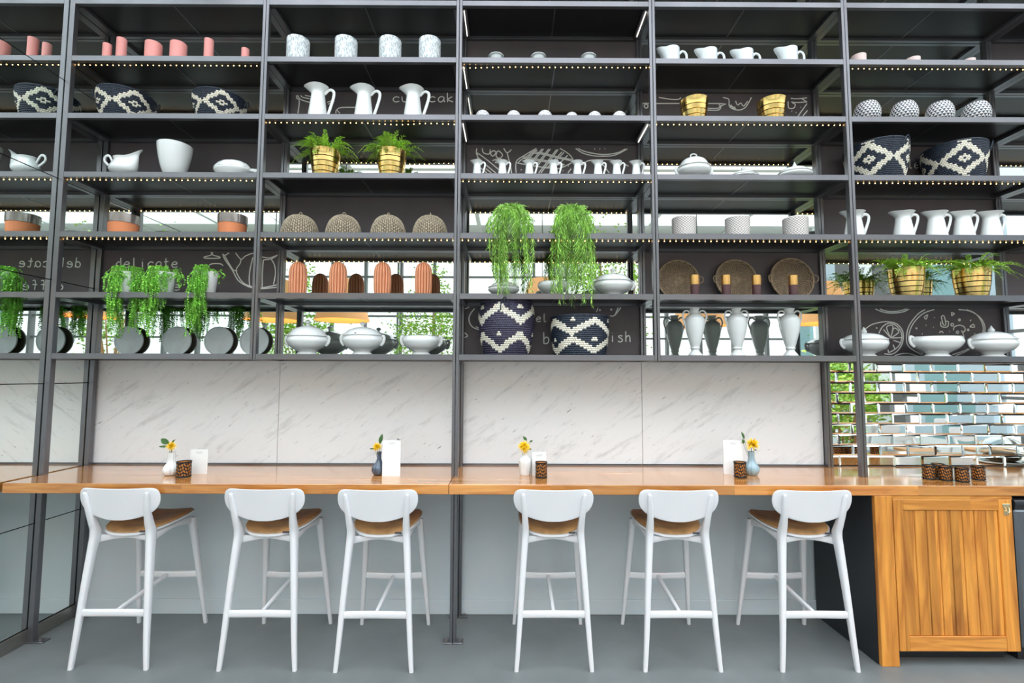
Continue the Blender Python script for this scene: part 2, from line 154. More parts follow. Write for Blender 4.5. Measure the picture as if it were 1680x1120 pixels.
# ------------------------------------------------------------------ mesh builder
class MB:
    def __init__(s): s.v=[]; s.f=[]; s.m=[]
    def add(s,vs,fs,mi=0):
        o=len(s.v); s.v+=[tuple(p) for p in vs]
        for f in fs: s.f.append(tuple(i+o for i in f)); s.m.append(mi)
        return s
    def box(s,x0,x1,y0,y1,z0,z1,mi=0,bev=0):
        if bev:
            b=min(bev,abs(x1-x0)/2.1,abs(y1-y0)/2.1,abs(z1-z0)/2.1)
            vs=[];ix={}
            for sx in (0,1):
                for sy in (0,1):
                    for sz in (0,1):
                        c=((x0,x1)[sx],(y0,y1)[sy],(z0,z1)[sz]); d=[(b,-b)[sx],(b,-b)[sy],(b,-b)[sz]]
                        for a in range(3):
                            p=[c[k]+(0 if k==a else d[k]) for k in range(3)]
                            ix[(sx,sy,sz,a)]=len(vs); vs.append(tuple(p))
            fs=[]
            for a in range(3):
                o=[k for k in range(3) if k!=a]
                for sv in (0,1):
                    q=[]
                    for (i,j) in ((0,0),(1,0),(1,1),(0,1)):
                        k=[0,0,0]; k[a]=sv; k[o[0]]=i; k[o[1]]=j; q.append(ix[(*k,a)])
                    fs.append(q)
                    # edges along axis a
            for a in range(3):
                o=[k for k in range(3) if k!=a]
                for i in (0,1):
                    for j in (0,1):
                        k0=[0,0,0];k1=[0,0,0]; k0[a]=0;k1[a]=1; k0[o[0]]=k1[o[0]]=i; k0[o[1]]=k1[o[1]]=j
                        fs.append([ix[(*k0,o[0])],ix[(*k1,o[0])],ix[(*k1,o[1])],ix[(*k0,o[1])]])
            for sx in (0,1):
                for sy in (0,1):
                    for sz in (0,1): fs.append([ix[(sx,sy,sz,a)] for a in range(3)])
            return s.add(vs,fs,mi)
        vs=[(x,y,z) for z in (z0,z1) for y in (y0,y1) for x in (x0,x1)]
        return s.add(vs,[(0,2,3,1),(4,5,7,6),(0,1,5,4),(2,6,7,3),(0,4,6,2),(1,3,7,5)],mi)
    def rings(s,R,mi=0,cap0=True,cap1=True,closed=True,mf=None):
        o=len(s.v); n=len(R[0])
        for r in R: s.v+=[tuple(p) for p in r]
        for i in range(len(R)-1):
            for j in range(n if closed else n-1):
                k=(j+1)%n
                s.f.append((o+i*n+j,o+i*n+k,o+(i+1)*n+k,o+(i+1)*n+j)); s.m.append(mf(i,j) if mf else mi)
        if cap0: s.f.append(tuple(o+j for j in range(n))[::-1]); s.m.append(mi)
        if cap1: s.f.append(tuple(o+(len(R)-1)*n+j for j in range(n))); s.m.append(mi)
        return s
    def lathe(s,prof,n=32,mi=0,fn=None,c=(0,0,0),mf=None,cap0=True,cap1=True,sy=1):
        R=[]
        for (r,z) in prof:
            ring=[]
            for j in range(n):
                t=2*PI*j/n; rr=max(r,.0004)
                p=fn(rr,z,t) if fn else (rr*cos(t),rr*sin(t)*sy,z)
                ring.append((p[0]+c[0],p[1]+c[1],p[2]+c[2]))
            R.append(ring)
        return s.rings(R,mi,cap0,cap1,mf=mf)
    def tube(s,pts,rad,n=8,mi=0,flat=1.0,cap=True,ref=None):
        P=[Vector(p) for p in pts]; R=[]; up=Vector((0,0,1)); prev=None
        for i,p in enumerate(P):
            t=(P[min(i+1,len(P)-1)]-P[max(i-1,0)])
            if t.length<1e-9: t=Vector((0,0,1))
            t.normalize()
            if prev is None:
                a=t.cross(Vector(ref) if ref else (Vector((0,0,1)) if abs(t.z)<.9 else Vector((1,0,0)))).normalized()
            else:
                a=(prev-t*prev.dot(t)).normalized()
                if ref: a=t.cross(Vector(ref)).normalized()
            prev=a; b=t.cross(a)
            r=rad[i] if isinstance(rad,(list,tuple)) else rad
            R.append([p+a*(r*cos(2*PI*k/n))+b*(r*flat*sin(2*PI*k/n)) for k in range(n)])
        return s.rings(R,mi,cap,cap)
    def loft(s,secs,n=12,mi=0,axis=2,e=3.2):
        # secs: (cx,cy,cz,hu,hv): rounded-rectangle sections square to `axis`
        R=[]
        for cx,cy,cz,hu,hv in secs:
            ring=[]
            for k in range(n):
                t=2*PI*(k+.5)/n; c_,s_=cos(t),sin(t)
                u=hu*math.copysign(abs(c_)**(2/e),c_); v=hv*math.copysign(abs(s_)**(2/e),s_)
                if axis==2: ring.append((cx+u,cy+v,cz))
                elif axis==0: ring.append((cx,cy+u,cz+v))
                else: ring.append((cx-u,cy,cz+v))
            R.append(ring)
        return s.rings(R,mi)
    def build(s,name,mats,parent=None,loc=None,smooth=40,**props):
        me=bpy.data.meshes.new(name); me.from_pydata(s.v,[],s.f); 
        if isinstance(mats,str): mats=[mats]
        for k in mats: me.materials.append(MATS[k])
        if len(mats)>1: me.polygons.foreach_set('material_index',s.m)
        if smooth:
            me.shade_smooth(); me.set_sharp_from_angle(angle=math.radians(smooth))
        me.update()
        o=bpy.data.objects.new(name,me); COL.objects.link(o)
        if parent: o.parent=parent
        if loc: o.location=loc
        for k,v in props.items(): o[k]=v
        return o
def thing(name,label,cat,loc=(0,0,0),group=None,rz=0):
    o=bpy.data.objects.new(name,None); COL.objects.link(o); o.location=loc; o.rotation_euler=(0,0,rz); o.empty_display_size=.05
    o['label']=label; o['category']=cat
    if group: o['group']=group
    return o
def single(o,label,cat,group=None):
    o['label']=label; o['category']=cat
    if group: o['group']=group
    return o
def dup(root,loc,label=None,rz=None,scale=None,group=None):
    r=root.copy(); COL.objects.link(r); r.location=loc
    if rz is not None: r.rotation_euler=(0,0,rz)
    if scale: r.scale=scale
    if label: r['label']=label
    if group: r['group']=group
    for ch in list(root.children):
        c=ch.copy(); COL.objects.link(c); c.parent=r
        for g in list(ch.children):
            d=g.copy(); COL.objects.link(d); d.parent=c
    return r
def struct(o): o['kind']='structure'; return o
def bez(p0,p1,p2,n=8): return [tuple((1-t)**2*a+2*t*(1-t)*b+t*t*c for a,b,c in zip(p0,p1,p2)) for t in [i/(n-1) for i in range(n)]]
def spline(pts,k=6):
    P=[Vector(p) for p in pts]; out=[]
    for i in range(len(P)-1):
        a=P[max(i-1,0)];b=P[i];c=P[i+1];d=P[min(i+2,len(P)-1)]
        for j in range(k):
            t=j/k; out.append(.5*((2*b)+(c-a)*t+(2*a-5*b+4*c-d)*t*t+(3*b-a-3*c+d)*t**3))
    out.append(P[-1]); return [tuple(p) for p in out]
def smoothprof(pts,k=4): return [(p[0],p[2]) for p in spline([(r,0,z) for r,z in pts],k)]
# ------------------------------------------------------------------ dimensions (metres; x right, y into the wall, z up)
XM=-3.075; XP=[-3.075,-1.7095,-.3641,.9761,2.3197,3.6640,5.008]
ZS=[4.7262,4.3135,3.9008,3.4905,3.0782,2.6657,2.2534,1.8440]      # top faces of the shelf boards, top to bottom
YW=.394; YP=.366
ROW={i:ZS[i+1] for i in range(0,7)}   # ROW[n] = board under row n
# ------------------------------------------------------------------ room shell
o=MB().box(-3.6,8,-9.6,YW+.1,-.1,0).build('floor','floor_concrete'); struct(o)
o=MB().box(-3.4,8,YW,YW+.12,0,1.02).build('wall_back','wall_paint'); struct(o)
o=MB().box(-3.4,8,YW+.012,YW+.12,1.02,5.9).build('wall_back_upper','room_wall'); struct(o)
o=MB().box(XM+.01,2.26,YW-.014,YW,0,.104,bev=.004).build('baseboard_back','wall_paint'); struct(o)
SL=[(XM+.012,-1.7075),(-1.7045,-.3655),(-.3625,.9695),(.9725,2.300)]
for a,b_ in SL:
    o=MB().box(a,b_,YW-.004,YW+.012,1.062,1.815,bev=.0012).build('wall_marble_slab','marble'); struct(o)
o=MB().box(XM+.01,2.30,YW-.016,YW+.01,1.05,1.060).build('trim_1','steel'); struct(o)
# bevelled mirror brick tiles
mb=MB(); th=.0765; tw=.2015; z=1.052; row=0
while z<1.83:
    x=2.312-(0 if row%2 else tw/2)
    while x<5.0:
        x0=max(x,2.312); x1=min(x+tw,5.0)
        if x1-x0>.02:
            g=.0012; bv=.011; y0=YW-.006; y1=YW-.0085
            a=[(x0+g,y0+.002,z+g),(x1-g,y0+.002,z+g),(x1-g,y0+.002,z+th-g),(x0+g,y0+.002,z+th-g)]
            t1,t2=random.uniform(-.0016,.0016),random.uniform(-.0009,.0009)
            c=[(x0+bv,y1-.001+t1,z+bv),(x1-bv,y1-.001-t1,z+bv+0),(x1-bv,y1-.001-t1+t2,z+th-bv),(x0+bv,y1-.001+t1+t2,z+th-bv)]
            mb.add(a+c,[(4,5,6,7),(0,1,5,4),(1,2,6,5),(2,3,7,6),(3,0,4,7)])
        x+=tw
    z+=th; row+=1
o=mb.build('wall_mirror_tile','bevel_mirror',smooth=0); struct(o)
o=MB().box(2.30,5.0,YW-.004,YW+.01,1.05,1.835).build('wall_tile_backing','room_dark'); struct(o)
# left wall: tall reflecting glass panels with thin joints, steel base rail
SE=[.09,.744,1.643,2.335,3.03,3.72,4.41,5.6]
for i in range(len(SE)-1):
    o=MB().box(XM-.012,XM,-9.4,YW,SE[i]+.003,SE[i+1]-.003).build('wall_left_glass','left_glass',smooth=0); struct(o)
o=MB().box(XM-.03,XM-.012,-9.4,YW+.1,0,5.6).build('wall_left','gap'); struct(o)
o=MB().box(XM-.012,XM+.006,-9.4,YW-.02,0,.085,bev=.003).build('baseboard_left','stainless'); struct(o)
# rest of the room behind the viewpoint (seen only in the mirrors)
mb=MB().box(7.9,8.02,-9.6,YW+.1,0,.55).box(7.9,8.02,-9.6,YW+.1,4.6,5.7)
y=-9.5; k=0
while y<YW:
    w_=random.choice((.12,.25,.4,.6)); mi=random.choice((None,0,1,2,3,None,0))
    if mi is not None: mb.box(7.9,8.0,y,min(y+w_,YW),.55,4.6,mi=mi)
    y+=w_
for z in (1.4,2.4,3.4): mb.box(7.92,7.98,-9.5,YW,z,z+.05,mi=1)
o=mb.build('wall_right',['room_wall','room_dark','panel_teal','panel_blue']); struct(o)
mb=MB().box(XM-.1,8,-9.6,-9.45,0,.4).box(XM-.1,8,-9.6,-9.45,4.9,5.7)
o=mb.build('wall_front','room_wall'); struct(o)
mb=MB()
x=XM
while x<8: mb.box(x,x+.07,-9.6,-9.45,.4,4.9); x+=.92
for z in (1.5,2.1,2.7,3.3,3.9,4.4): mb.box(XM,8,-9.58,-9.5,z,z+.05)
o=mb.build('window_1','room_dark'); struct(o)
# glazed roof: beams with open sky between them, solid edge over the shelving
mb=MB().box(XM-.1,8,-.55,YW+.1,5.6,5.7)
mb.box(XM-.1,8,-9.6,-8.6,5.6,5.7)
y=-1.6
while y>-8.6: mb.box(XM-.1,8,y,y+.12,5.55,5.7); y-=1.15
x=XM
while x<8: mb.box(x,x+.1,-9.6,-.5,5.56,5.7); x+=2.2
o=mb.build('ceiling','ceil_white'); struct(o)
# ------------------------------------------------------------------ shelving bays
MIRR={0:(0,1,2,4,6),1:(0,1,3,5,6),2:(0,2,4,5),3:(0,1,3,4,6),4:(0,1,2,5),5:(0,2,3,4,6)}
LEDS={1:(0,2,4),2:(1,3,5),3:(0,2,4),4:(0,1,2,3,4,5)}     # board index under which a string of lights hangs
CH={'A5':(0,5),'B2':(1,2),'C3':(2,3),'D2':(3,2),'C6':(2,6),'E6':(4,6),'E3':(4,3)}
BN=['end bay beside the glass wall','second bay','third bay in the middle','fourth bay','fifth bay above the mirror tiles','sixth bay at the right edge']
BL=['black steel shelving bay next to the glass wall, with chalked delicate coffee panel',
 'black steel shelving bay holding three tall white jugs and the wicker domes',
 'black steel shelving bay in the middle holding both bushy trailing plants',
 'black steel shelving bay holding the white urns and round wicker trays',
 'black steel shelving bay with chalked pizza panel above the mirror tile wall',
 'black steel shelving bay cut off by the right edge, beyond the pizza panel']
PT=.040
for bi in range(6):
    x0,x1=XP[bi],XP[bi+1]; cx=(x0+x1)/2
    t=thing('shelving_bay',BL[bi],'shelving',(cx,0,0),'black steel shelving bays on the wall')
    lx0,lx1=x0-cx,x1-cx
    wl=.038 if bi==0 else .0205; g=.0016 if bi else .004
    low_l={0:0,2:0,4:1.05}.get(bi,ZS[7]-.0); low_r={1:0,3:1.05}.get(bi,ZS[7]-.0)
    for side,(a,b_) in enumerate(((lx0+g,lx0+wl),(lx1-.0205,lx1-.0016))):
        low=(low_l,low_r)[side]; 
        if low==ZS[7]: low=ZS[7]-.038
        lb=low
        if bi in(3,4) and low==1.05: lb=1.05
        mb=MB().box(a,b_,0,.038,low,5.12,bev=.002)
        p=mb.build('post','steel',t)
        mb=MB().box(a,b_,YP-.026,YP+.010,lb,5.12,bev=.002)
        p2=mb.build('post','steel',t)
        if low==0:
            for (yy,pp) in ((.019,p),(YP-.008,p2)):
                if bi==0: e0,e1=a,b_+.075
                elif side==1: e0,e1=a-.045,b_
                else: e0,e1=a,b_+.045
                y0b=max(yy-.03,-.011); y1b=min(yy+.03,YW-.02)
                q=MB().box(e0,e1,y0b,y1b,0,.009,bev=.002)
                q.build('base_plate','steel',p)
                bxm=(b_+e1)/2 if (bi==0 or side==0) else (a+e0)/2
                MB().lathe([(.010,.009),(.011,.016),(.006,.019),(.0,.019)],8,c=(bxm,yy,0)).build('bolt','stainless',p)
    ix0,ix1=lx0+wl,lx1-.0205
    for li,z in enumerate(ZS):
        mb=MB().box(ix0,ix1,.001,.030,z-.038,z,bev=.0015)
        mb.box(ix0,ix1,YP-.030,YP-.002,z-.038,z,bev=.0015)
        for (a,b_) in ((lx0+g,ix0+.025),(ix1-.025,lx1-.0016)): mb.box(a,b_,.0385,YP-.0265,z-.038,z-.002)
        mb.box(ix0+.02,ix1-.02,.028,YP-.028,z-.016,z-.001,mi=1)
        mb.box((ix0+ix1)/2-.004,(ix0+ix1)/2+.004,.03,YP-.03,z-.018,z-.016,mi=0)
        mb.build('shelf',['steel','steel_board'],t,smooth=30)
    for ri in range(7):
        zb=ZS[ri+1]; zt=ZS[ri]-.038
        if ri in MIRR[bi]:
            MB().box(ix0,ix1,YP,YP+.008,zb-.002,zt+.03).build('mirror_panel','mirror',t,smooth=0)
        else:
            pn=MB().box(ix0,ix1,YP,YP+.008,zb-.002,zt+.03).build('chalkboard_panel','chalkboard',t,smooth=0)
            for k,(b2,r2) in CH.items():
                if (b2,r2)==(bi,ri):
                    mb=MB()
                    xh=XP[bi+1]-.012; xl=XP[bi]+.012
                    for st in CHALK[k]:
                        pts=[(min(max(x,xl),xh)-cx,YP-.0005,min(max(z,zb+.002),zt)) for x,z in st]
                        if len(pts)>2: pts=spline(pts,3)
                        mb.tube(pts,.0042,6,flat=.25,ref=(0,1,0))
                    mb.build('chalk_drawing','chalk',pn)
    # corner behind the end bay's shelves: closed dark back
    for li in LEDS:
        if bi in LEDS[li]:
            z=ZS[li+0]  # board li
    for li,bays in LEDS.items():
        if bi in bays:
            z=ZS[li+1]-.040; n=33; mb=MB(); pts=[]
            for k in range(n):
                x=ix0+.012+(ix1-ix0-.024)*k/(n-1); sag=.0
                if (bi,li)==(1,2) and k>16: sag=-.010*sin(PI*(k-16)/12.)**2
                if (bi,li)==(2,1) and k<8: sag=-.010+.0015*k
                pts.append((x,.046,z+sag+random.uniform(-.0008,.0008)))
            mb.tube(pts,.0012,5)
            for (x,y,zz) in pts: mb.lathe([(.0005,-.0034),(.0026,-.0022),(.0031,0),(.0024,.002),(.0005,.003)],7,mi=1,c=(x,y-.001,zz-.001))
            mb.build('string_light',['steel_board','led'],t)
    if bi==2:
        for li,sides in ((1,(0,1)),(2,(0,)),(3,(0,1))):
            for sd in sides:
                xx=ix0+.004 if sd==0 else ix1-.010
                MB().box(xx,xx+.006,.045,.30,ZS[li]-.048,ZS[li]-.039,bev=.001).build('strip_light','strip_white',t,label='thin white strip light along the shelf side')
# ------------------------------------------------------------------ bar counter
CT=1.05
def counter(x0,x1,label):
    mb=MB().box(x0,x1,-.2394,YW-.016,.990,CT,bev=.003)
    o=mb.build('bar_counter','counter_wood'); single(o,label,'counter','lengths of wooden bar counter'); return o
counter(-3.056,-.372,'glossy brown wooden bar counter length nearest the glass wall, left of middle post')
counter(-.3695,5.0,'glossy brown wooden bar counter length reaching the cabinet, right of middle post')
# ------------------------------------------------------------------ cabinet under the counter
t=thing('wooden_cabinet','orange wooden cabinet with planked door and black side under the counter','cabinet',(2.2,-.2394,0))
MB().box(0,.83,.03,.61,.085,.988).box(.02,.82,.10,.6,0,.085).build('carcass','black_panel',t)
MB().box(-.006,0,.024,.612,0,.988).build('side_panel','black_panel',t,label='matt black side panel')
MB().box(0,.105,0,.026,0.0,.988,bev=.002).build('corner_stile','door_wood',t)
mb=MB()
for k in range(8):
    a=.168+k*.5770/8; mb.box(a+.0012,a+.5770/8-.0012,.006,.018,.172,.905,bev=.0032)
mb.box(.110,.824,.018,.022,.090,.966)
door=mb.build('door','door_wood',t)
for a,b_ in ((.108,.168),(.745,.826)): MB().box(a,b_,-.002,.022,.088,.968,bev=.002).build('stile','door_wood',door)
for a,b_ in ((.905,.968),(.088,.172)): MB().box(.168,.745,-.001,.021,a,b_,bev=.002).build('rail','rail_wood',door)
mb=MB().box(.765,.812,-.007,-.002,.925,.945,bev=.001).box(.772,.802,-.006,-.002,.878,.925,bev=.001)
mb.tube([(.778,-.009,.925),(.778,-.016,.905),(.788,-.018,.895),(.798,-.016,.905),(.798,-.009,.925)],.003,6)
mb.build('latch','latch_brass',door,label='small brass latch')
MB().box(.1055,.83,0,.02,.969,.988).build('top_rail','rail_wood',t)
# fridge
t=thing('under_counter_fridge','dark grey under counter fridge right of the wooden cabinet','fridge',(3.045,-.2394,0))
MB().box(0,.62,.06,.6,.09,.975,bev=.006).box(.04,.58,.08,.58,0,.09).build('body','fridge_black',t)
dr=MB().box(0,.62,0,.058,.10,.91,bev=.012).build('door','fridge_grey',t)
MB().box(.05,.57,-.003,.002,.16,.85,bev=.001).build('door_window','fridge_black',dr)
MB().loft([(.0,.03,.94,.034,.030),(.62,.03,.94,.034,.030)],16,axis=0).build('top_panel','fridge_black',t)
# ------------------------------------------------------------------ bar stools
def bar_stool(label,loc,rz=0):
    t=thing('bar_stool',label,'stool',loc,'white bar stools along the counter',rz)
    W='stool_white'
    for s in (-1,1):
        pts=[(.219,-.272,0,.0125,.013),(.205,-.262,.18,.0150,.0165),(.188,-.243,.45,.0180,.021),(.172,-.222,.68,.0205,.027),(.166,-.216,.765,.021,.031),(.167,-.236,.82,.0195,.026),(.173,-.266,.90,.0165,.017),(.180,-.285,.98,.013,.013),(.182,-.291,1.005,.010,.010),(.183,-.292,1.012,.005,.005)]
        sp=spline([p[:3] for p in pts],3); n=len(sp); secs=[]
        for i,p in enumerate(sp):
            k=i/3; a=int(min(k,len(pts)-2)); f=k-a
            hu=pts[a][3]*(1-f)+pts[a+1][3]*f; hv=pts[a][4]*(1-f)+pts[a+1][4]*f
            secs.append((s*p[0],p[1],p[2],hu,hv))
        MB().loft(secs,14).build('leg',W,t)
        MB().loft([(s*.229,.268,0,.0115,.012),(s*.215,.236,.20,.0145,.015),(s*.195,.195,.47,.018,.019),(s*.178,.157,.715,.022,.023),(s*.176,.152,.745,.022,.023)],14).build('leg',W,t)
        # side rail, arched below
        mb=MB(); secs=[]
        for i in range(9):
            f=i/8; y=-.20+f*.34; x=s*(.160+.014*f); h=.012+.016*(abs(2*f-1))**1.6
            secs.append((x,y,.746-h+.012*f,.010,h))
        mb.loft(secs,10,axis=1); mb.build('seat_rail',W,t)
    secs=[]
    for i in range(9):
        f=i/8; x=-.160+.32*f; h=.010+.014*(abs(2*f-1))**1.6; secs.append((x,-.185,.738-h,.010,h))
    MB().loft(secs,10,axis=0).build('seat_rail',W,t)
    secs=[(x,.150,.728,.010,.016) for x in (-.165,0,.165)]
    MB().loft(secs,10,axis=0).build('seat_rail',W,t)
    MB().loft([(-.196,-.254,.308,.0105,.0205),(0,-.250,.308,.0105,.0205),(.196,-.254,.308,.0105,.0205)],12,axis=0).build('stretcher',W,t)
    secs=[(x,.212-.018*(1-(x/.2)**2),.352,.0095,.021) for x in (-.204,-.12,-.05,0,.05,.12,.204)]
    MB().loft(secs,12,axis=0).build('stretcher',W,t)
    MB().loft([(0,-.244,.306,.0115,.014),(0,.19,.350,.0115,.014)],12,axis=1).build('stretcher',W,t)
    # seat
    def surf(x,y): return .752+.026*((y+.2)/.4)+.75*x*x-.012*cos((y)/.2*1.2)
    def outline(th,g=0):
        e=3.8; c_,s_=cos(th),sin(th); u=math.copysign(abs(c_)**(2/e),c_); v=math.copysign(abs(s_)**(2/e),s_)
        y=-.005+v*(.208+g); hw=.200+.008*(y/.2)-.034*max(0,-y/.2)**2+g
        return u*hw,y
    def disc(mb,z_top,z_bot,g,n=44,m=8,drop=0):
        top=[];bot=[]
        for i in range(m+1):
            f=i/m; rt=[];rb=[]
            for k in range(n):
                x,y=outline(2*PI*k/n,g); x*=max(f,.001);y=y*max(f,.001); zz=surf(x,y)
                rt.append((x,y,zz+z_top-drop*f**10)); rb.append((x,y,zz+z_bot))
            top.append(rt);bot.append(rb)
        mb.rings(top+bot[::-1],cap0=True,cap1=True)
    mb=MB(); disc(mb,.004,-.010,.004,drop=.002); mb.build('seat_shell',W,t)
    mb=MB(); disc(mb,.026,.004,-.004,drop=.014); mb.build('seat_cushion','stool_vinyl',t,label='brown vinyl seat pad')
    MB().box(.095,.135,-.2165,-.2125,surf(.115,-.21)+.001,surf(.115,-.21)+.011,bev=.001).build('maker_tag','tag_dark',t)
    # backrest
    WZ=[(.841,.012),(.8435,.055),(.852,.105),(.866,.150),(.884,.186),(.905,.212),(.930,.229),(.958,.237),(.985,.238),(1.008,.232),(1.022,.222),(1.030,.208),(1.034,.190)]
    prf=spline([(w_,0,z_) for z_,w_ in WZ],3)
    def by(x,z,o): return -.272+.45*x*x-(z-.93)*.16+o
    R=[]; nu=28
    for q,(w_,_,z_) in enumerate(prf):
        th=.0075 if 1<q<len(prf)-2 else (.0055 if 0<q<len(prf)-1 else .003); ring=[]
        us=[-cos(PI*k/nu) for k in range(nu+1)]
        zz=lambda x:z_-(.004*(1-(x/.2)**2) if z_>1.0 else 0)
        for u in us: x=w_*u; ring.append((x,by(x,zz(x),-th*(1-.75*abs(u)**14)),zz(x)))
        for u in us[::-1]: x=w_*u; ring.append((x,by(x,zz(x),th*(1-.75*abs(u)**14)),zz(x)))
        R.append(ring)
    MB().rings(R).build('backrest',W,t,smooth=50)
    return t
S0=bar_stool('white bar stool with brown pad, in front of the garlic shaped white vase',(-2.326,-.005,0))
for x,l,r in ((-1.462,'white bar stool with brown pad, second from the glass wall',0),
            (-.785,'white bar stool with brown pad, just left of the middle post',0),
            (.259,'white bar stool with brown pad, first right of the middle post',0),
            (1.006,'white bar stool with brown pad, in front of the right marble joint',0),
            (1.803,'white bar stool with brown pad, nearest the black cabinet side',0)):
    dup(S0,(x,-.005-(.02 if abs(x+.785)<.01 else .008),0),l,rz=r)
# ------------------------------------------------------------------ shelf things
def cup_mb(r0,r1,h,n=36,wall=.004,belly=0,mi=0):
    pr=[]; m=8
    for i in range(m+1):
        f=i/m; pr.append((r0+(r1-r0)*f+belly*sin(PI*f),h*f))
    inn=[(max(r-wall,.002),max(z,.006)) for r,z in pr[::-1]]
    return MB().lathe([(r0*.9,0)]+[(pr[0][0],.002)]+pr[1:]+[(r1-wall*.5,h+.0012)]+inn,n,mi)
def put(row): return ROW[row]
# row 1, pink cups (six sizes)
PK=[(-2.863,.027,.133,'narrow salmon pink clay cup, leftmost on the top row'),(-2.762,.031,.173,'tall narrow salmon pink clay cup, second on the top row'),
(-2.535,.052,.138,'wide salmon pink clay cup, left one of the two wide cups'),(-2.359,.052,.138,'wide salmon pink clay cup, right one of the two wide cups'),
(-2.145,.030,.170,'tall narrow salmon pink clay cup right of the two wide cups'),(-1.885,.026,.103,'smallest salmon pink clay cup, near the second shelf post')]
for x,r,h,l in PK:
    o=cup_mb(r,r,h).build('clay_cup','pink_clay',loc=(x,.08,put(1))); single(o,l,'cup','pink clay cups on the top row')
mug=None
for i,x in enumerate((-1.515,-1.175,-.862,-.581)):
    l=['leftmost','second','third','rightmost'][i]+' of four grey and white mottled cups on top row'
    if mug is None: mug=single(cup_mb(.076,.077,.168,44).build('mottled_cup','mottled',loc=(x,.085,put(1))),l,'cup','mottled cups on the top row')
    else:
        c=mug.copy(); COL.objects.link(c); c.location=(x,.085,put(1)); c['label']=l
def flare_bowl():
    pr=smoothprof([(.028,0),(.034,.004),(.040,.018),(.043,.030),(.053,.034),(.054,.038)],3)
    return MB().lathe(pr+[(.050,.038),(.038,.030),(.030,.01),(.0,.008)],36)
b0=None
for i,(x,l) in enumerate(((-.108,'small pale blue flared bowl, leftmost of three on the top row'),(.188,'small pale blue flared bowl, middle of three on the top row'),(.540,'small pale blue flared bowl, rightmost of three on the top row'))):
    if b0 is None: b0=single(flare_bowl().build('small_bowl','ceramic_blue',loc=(x,.05,put(1))),l,'bowl','small flared bowls on the top row')
    else:
        c=b0.copy(); COL.objects.link(c); c.location=(x,.05,put(1)); c['label']=l
# creamers with spout to the left and loop handle to the right
def creamer(x,h,l):
    t=thing('creamer_jug',l,'jug',(x,.072,put(1)),'white creamers on the top row')
    r=.058
    def fn(rr,z,th):
        f=z/h; k=max(0,cos(th-PI))**10*max(0,(f-.35)/.65)**1.3*.045
        rr=rr+k; return (rr*cos(th),rr*sin(th),z+k*.25*(1 if f>.9 else 0))
    pr=[(r*.93,0),(r,.004),(r,h*.35),(r,h*.7),(r,h*.9),(r,h),(r-.004,h+.001),(r-.005,h*.9),(r-.005,h*.4),(r-.006,.01)]
    MB().lathe(pr,48,fn=fn).build('body','ceramic_blue',t)
    MB().tube(spline([(r-.006,0,h*.66),(r+.018,0,h*.90),(r+.044,0,h*.80),(r+.052,0,h*.45),(r+.040,0,h*.08)],5),.0065,10,flat=1.3).build('handle','ceramic_blue',t)
for x,h,l in ((1.129,.108,'pale blue white creamer, leftmost of four on the top row'),(1.395,.098,'pale blue white creamer, second of four on the top row'),(1.649,.092,'pale blue white creamer, third of four on the top row'),(1.962,.110,'pale blue white creamer, rightmost of four on the top row')): creamer(x,h,l)
for x,h,r,l in ((2.485,.093,.046,'blush white cup beside the shelf post, top row right'),(2.872,.072,.045,'blush white cup in the middle of the top right shelf'),(3.275,.066,.038,'blush white cup furthest right on the top row')):
    single(cup_mb(r,r*1.03,h).build('blush_cup','blush_clay',loc=(x,.11,put(1))),l,'cup','blush cups on the top right shelf')
# ---- woven baskets: every stitch a small raised patch, two colours
def basket(prof_fn,h,rows,cols,pattern,dark='navy_weave'):
    mb=MB()
    for i in range(rows):
        z0,z1=h*i/rows,h*(i+1)/rows
        for j in range(cols):
            a0=2*PI*(j+(.5 if i%2 else 0))/cols; da=2*PI/cols; mi=1 if pattern(j+(.5 if i%2 else 0),i) else 0
            ra=prof_fn(z0);rb=prof_fn(z1);rm=(ra+rb)/2
            g=da*.10
            P=[]
            for (f,zf,o) in ((0,0,0),(.5,0,.001),(1,0,0),(0,.5,.0015),(.5,.5,.006),(1,.5,.0015),(0,1,0),(.5,1,.001),(1,1,0)):
                a=a0+g/2+f*(da-g); z=z0+(z1-z0)*zf; r=(ra+(rb-ra)*zf)+o
                P.append((r*cos(a),r*sin(a),z))
            mb.add(P,[(0,1,4,3),(1,2,5,4),(3,4,7,6),(4,5,8,7)],mi)
    # inner wall, base and rolled rim
    pr=[(prof_fn(h*k/6)-.0015,h*k/6) for k in range(7)]
    mb.lathe([(.001,.001)]+pr+[(pr[-1][0]-.008,h)]+[(r-.009,max(z,.008)) for r,z in pr[::-1]]+[(.001,.008)],48,mi=0,cap0=False,cap1=False)
    rim=[((prof_fn(h)+.000)*cos(2*PI*k/60),(prof_fn(h)+.000)*sin(2*PI*k/60),h+.002) for k in range(61)]
    mb.tube(rim,.006,8,mi=0,cap=False)
    return mb
def diamond(per,rowc,ph=0):
    def f(j,i):
        u=abs(((j+ph)%per)-per/2)/(per/2); v=abs(((i-2)%rowc)-rowc/2)/(rowc/2); d=u+v
        return (.70<d<1.10) or .10<d<.27
    return f
def mkbasket(label,loc,prof,h,rows,cols,pat,dark='navy_weave',handles=True,rz=0,group='woven baskets'):
    t=thing('woven_basket',label,'basket',loc,group,rz)
    basket(prof,h,rows,cols,pat,dark).build('body',[dark,'cream_weave'],t)
    if handles:
        for s in (-1,1):
            r=prof(h*.9)+.006
            MB().tube(spline([(s*r,-.03,h*.80),(s*(r+.012),-.022,h*.95),(s*(r+.016),0,h*1.03),(s*(r+.012),.022,h*.95),(s*r,.03,h*.80)],4),.0035,8).build('handle','navy_weave',t)
    return t
pfA=lambda z:.128+.047*math.sin(min(1,z/.215)*PI/2)
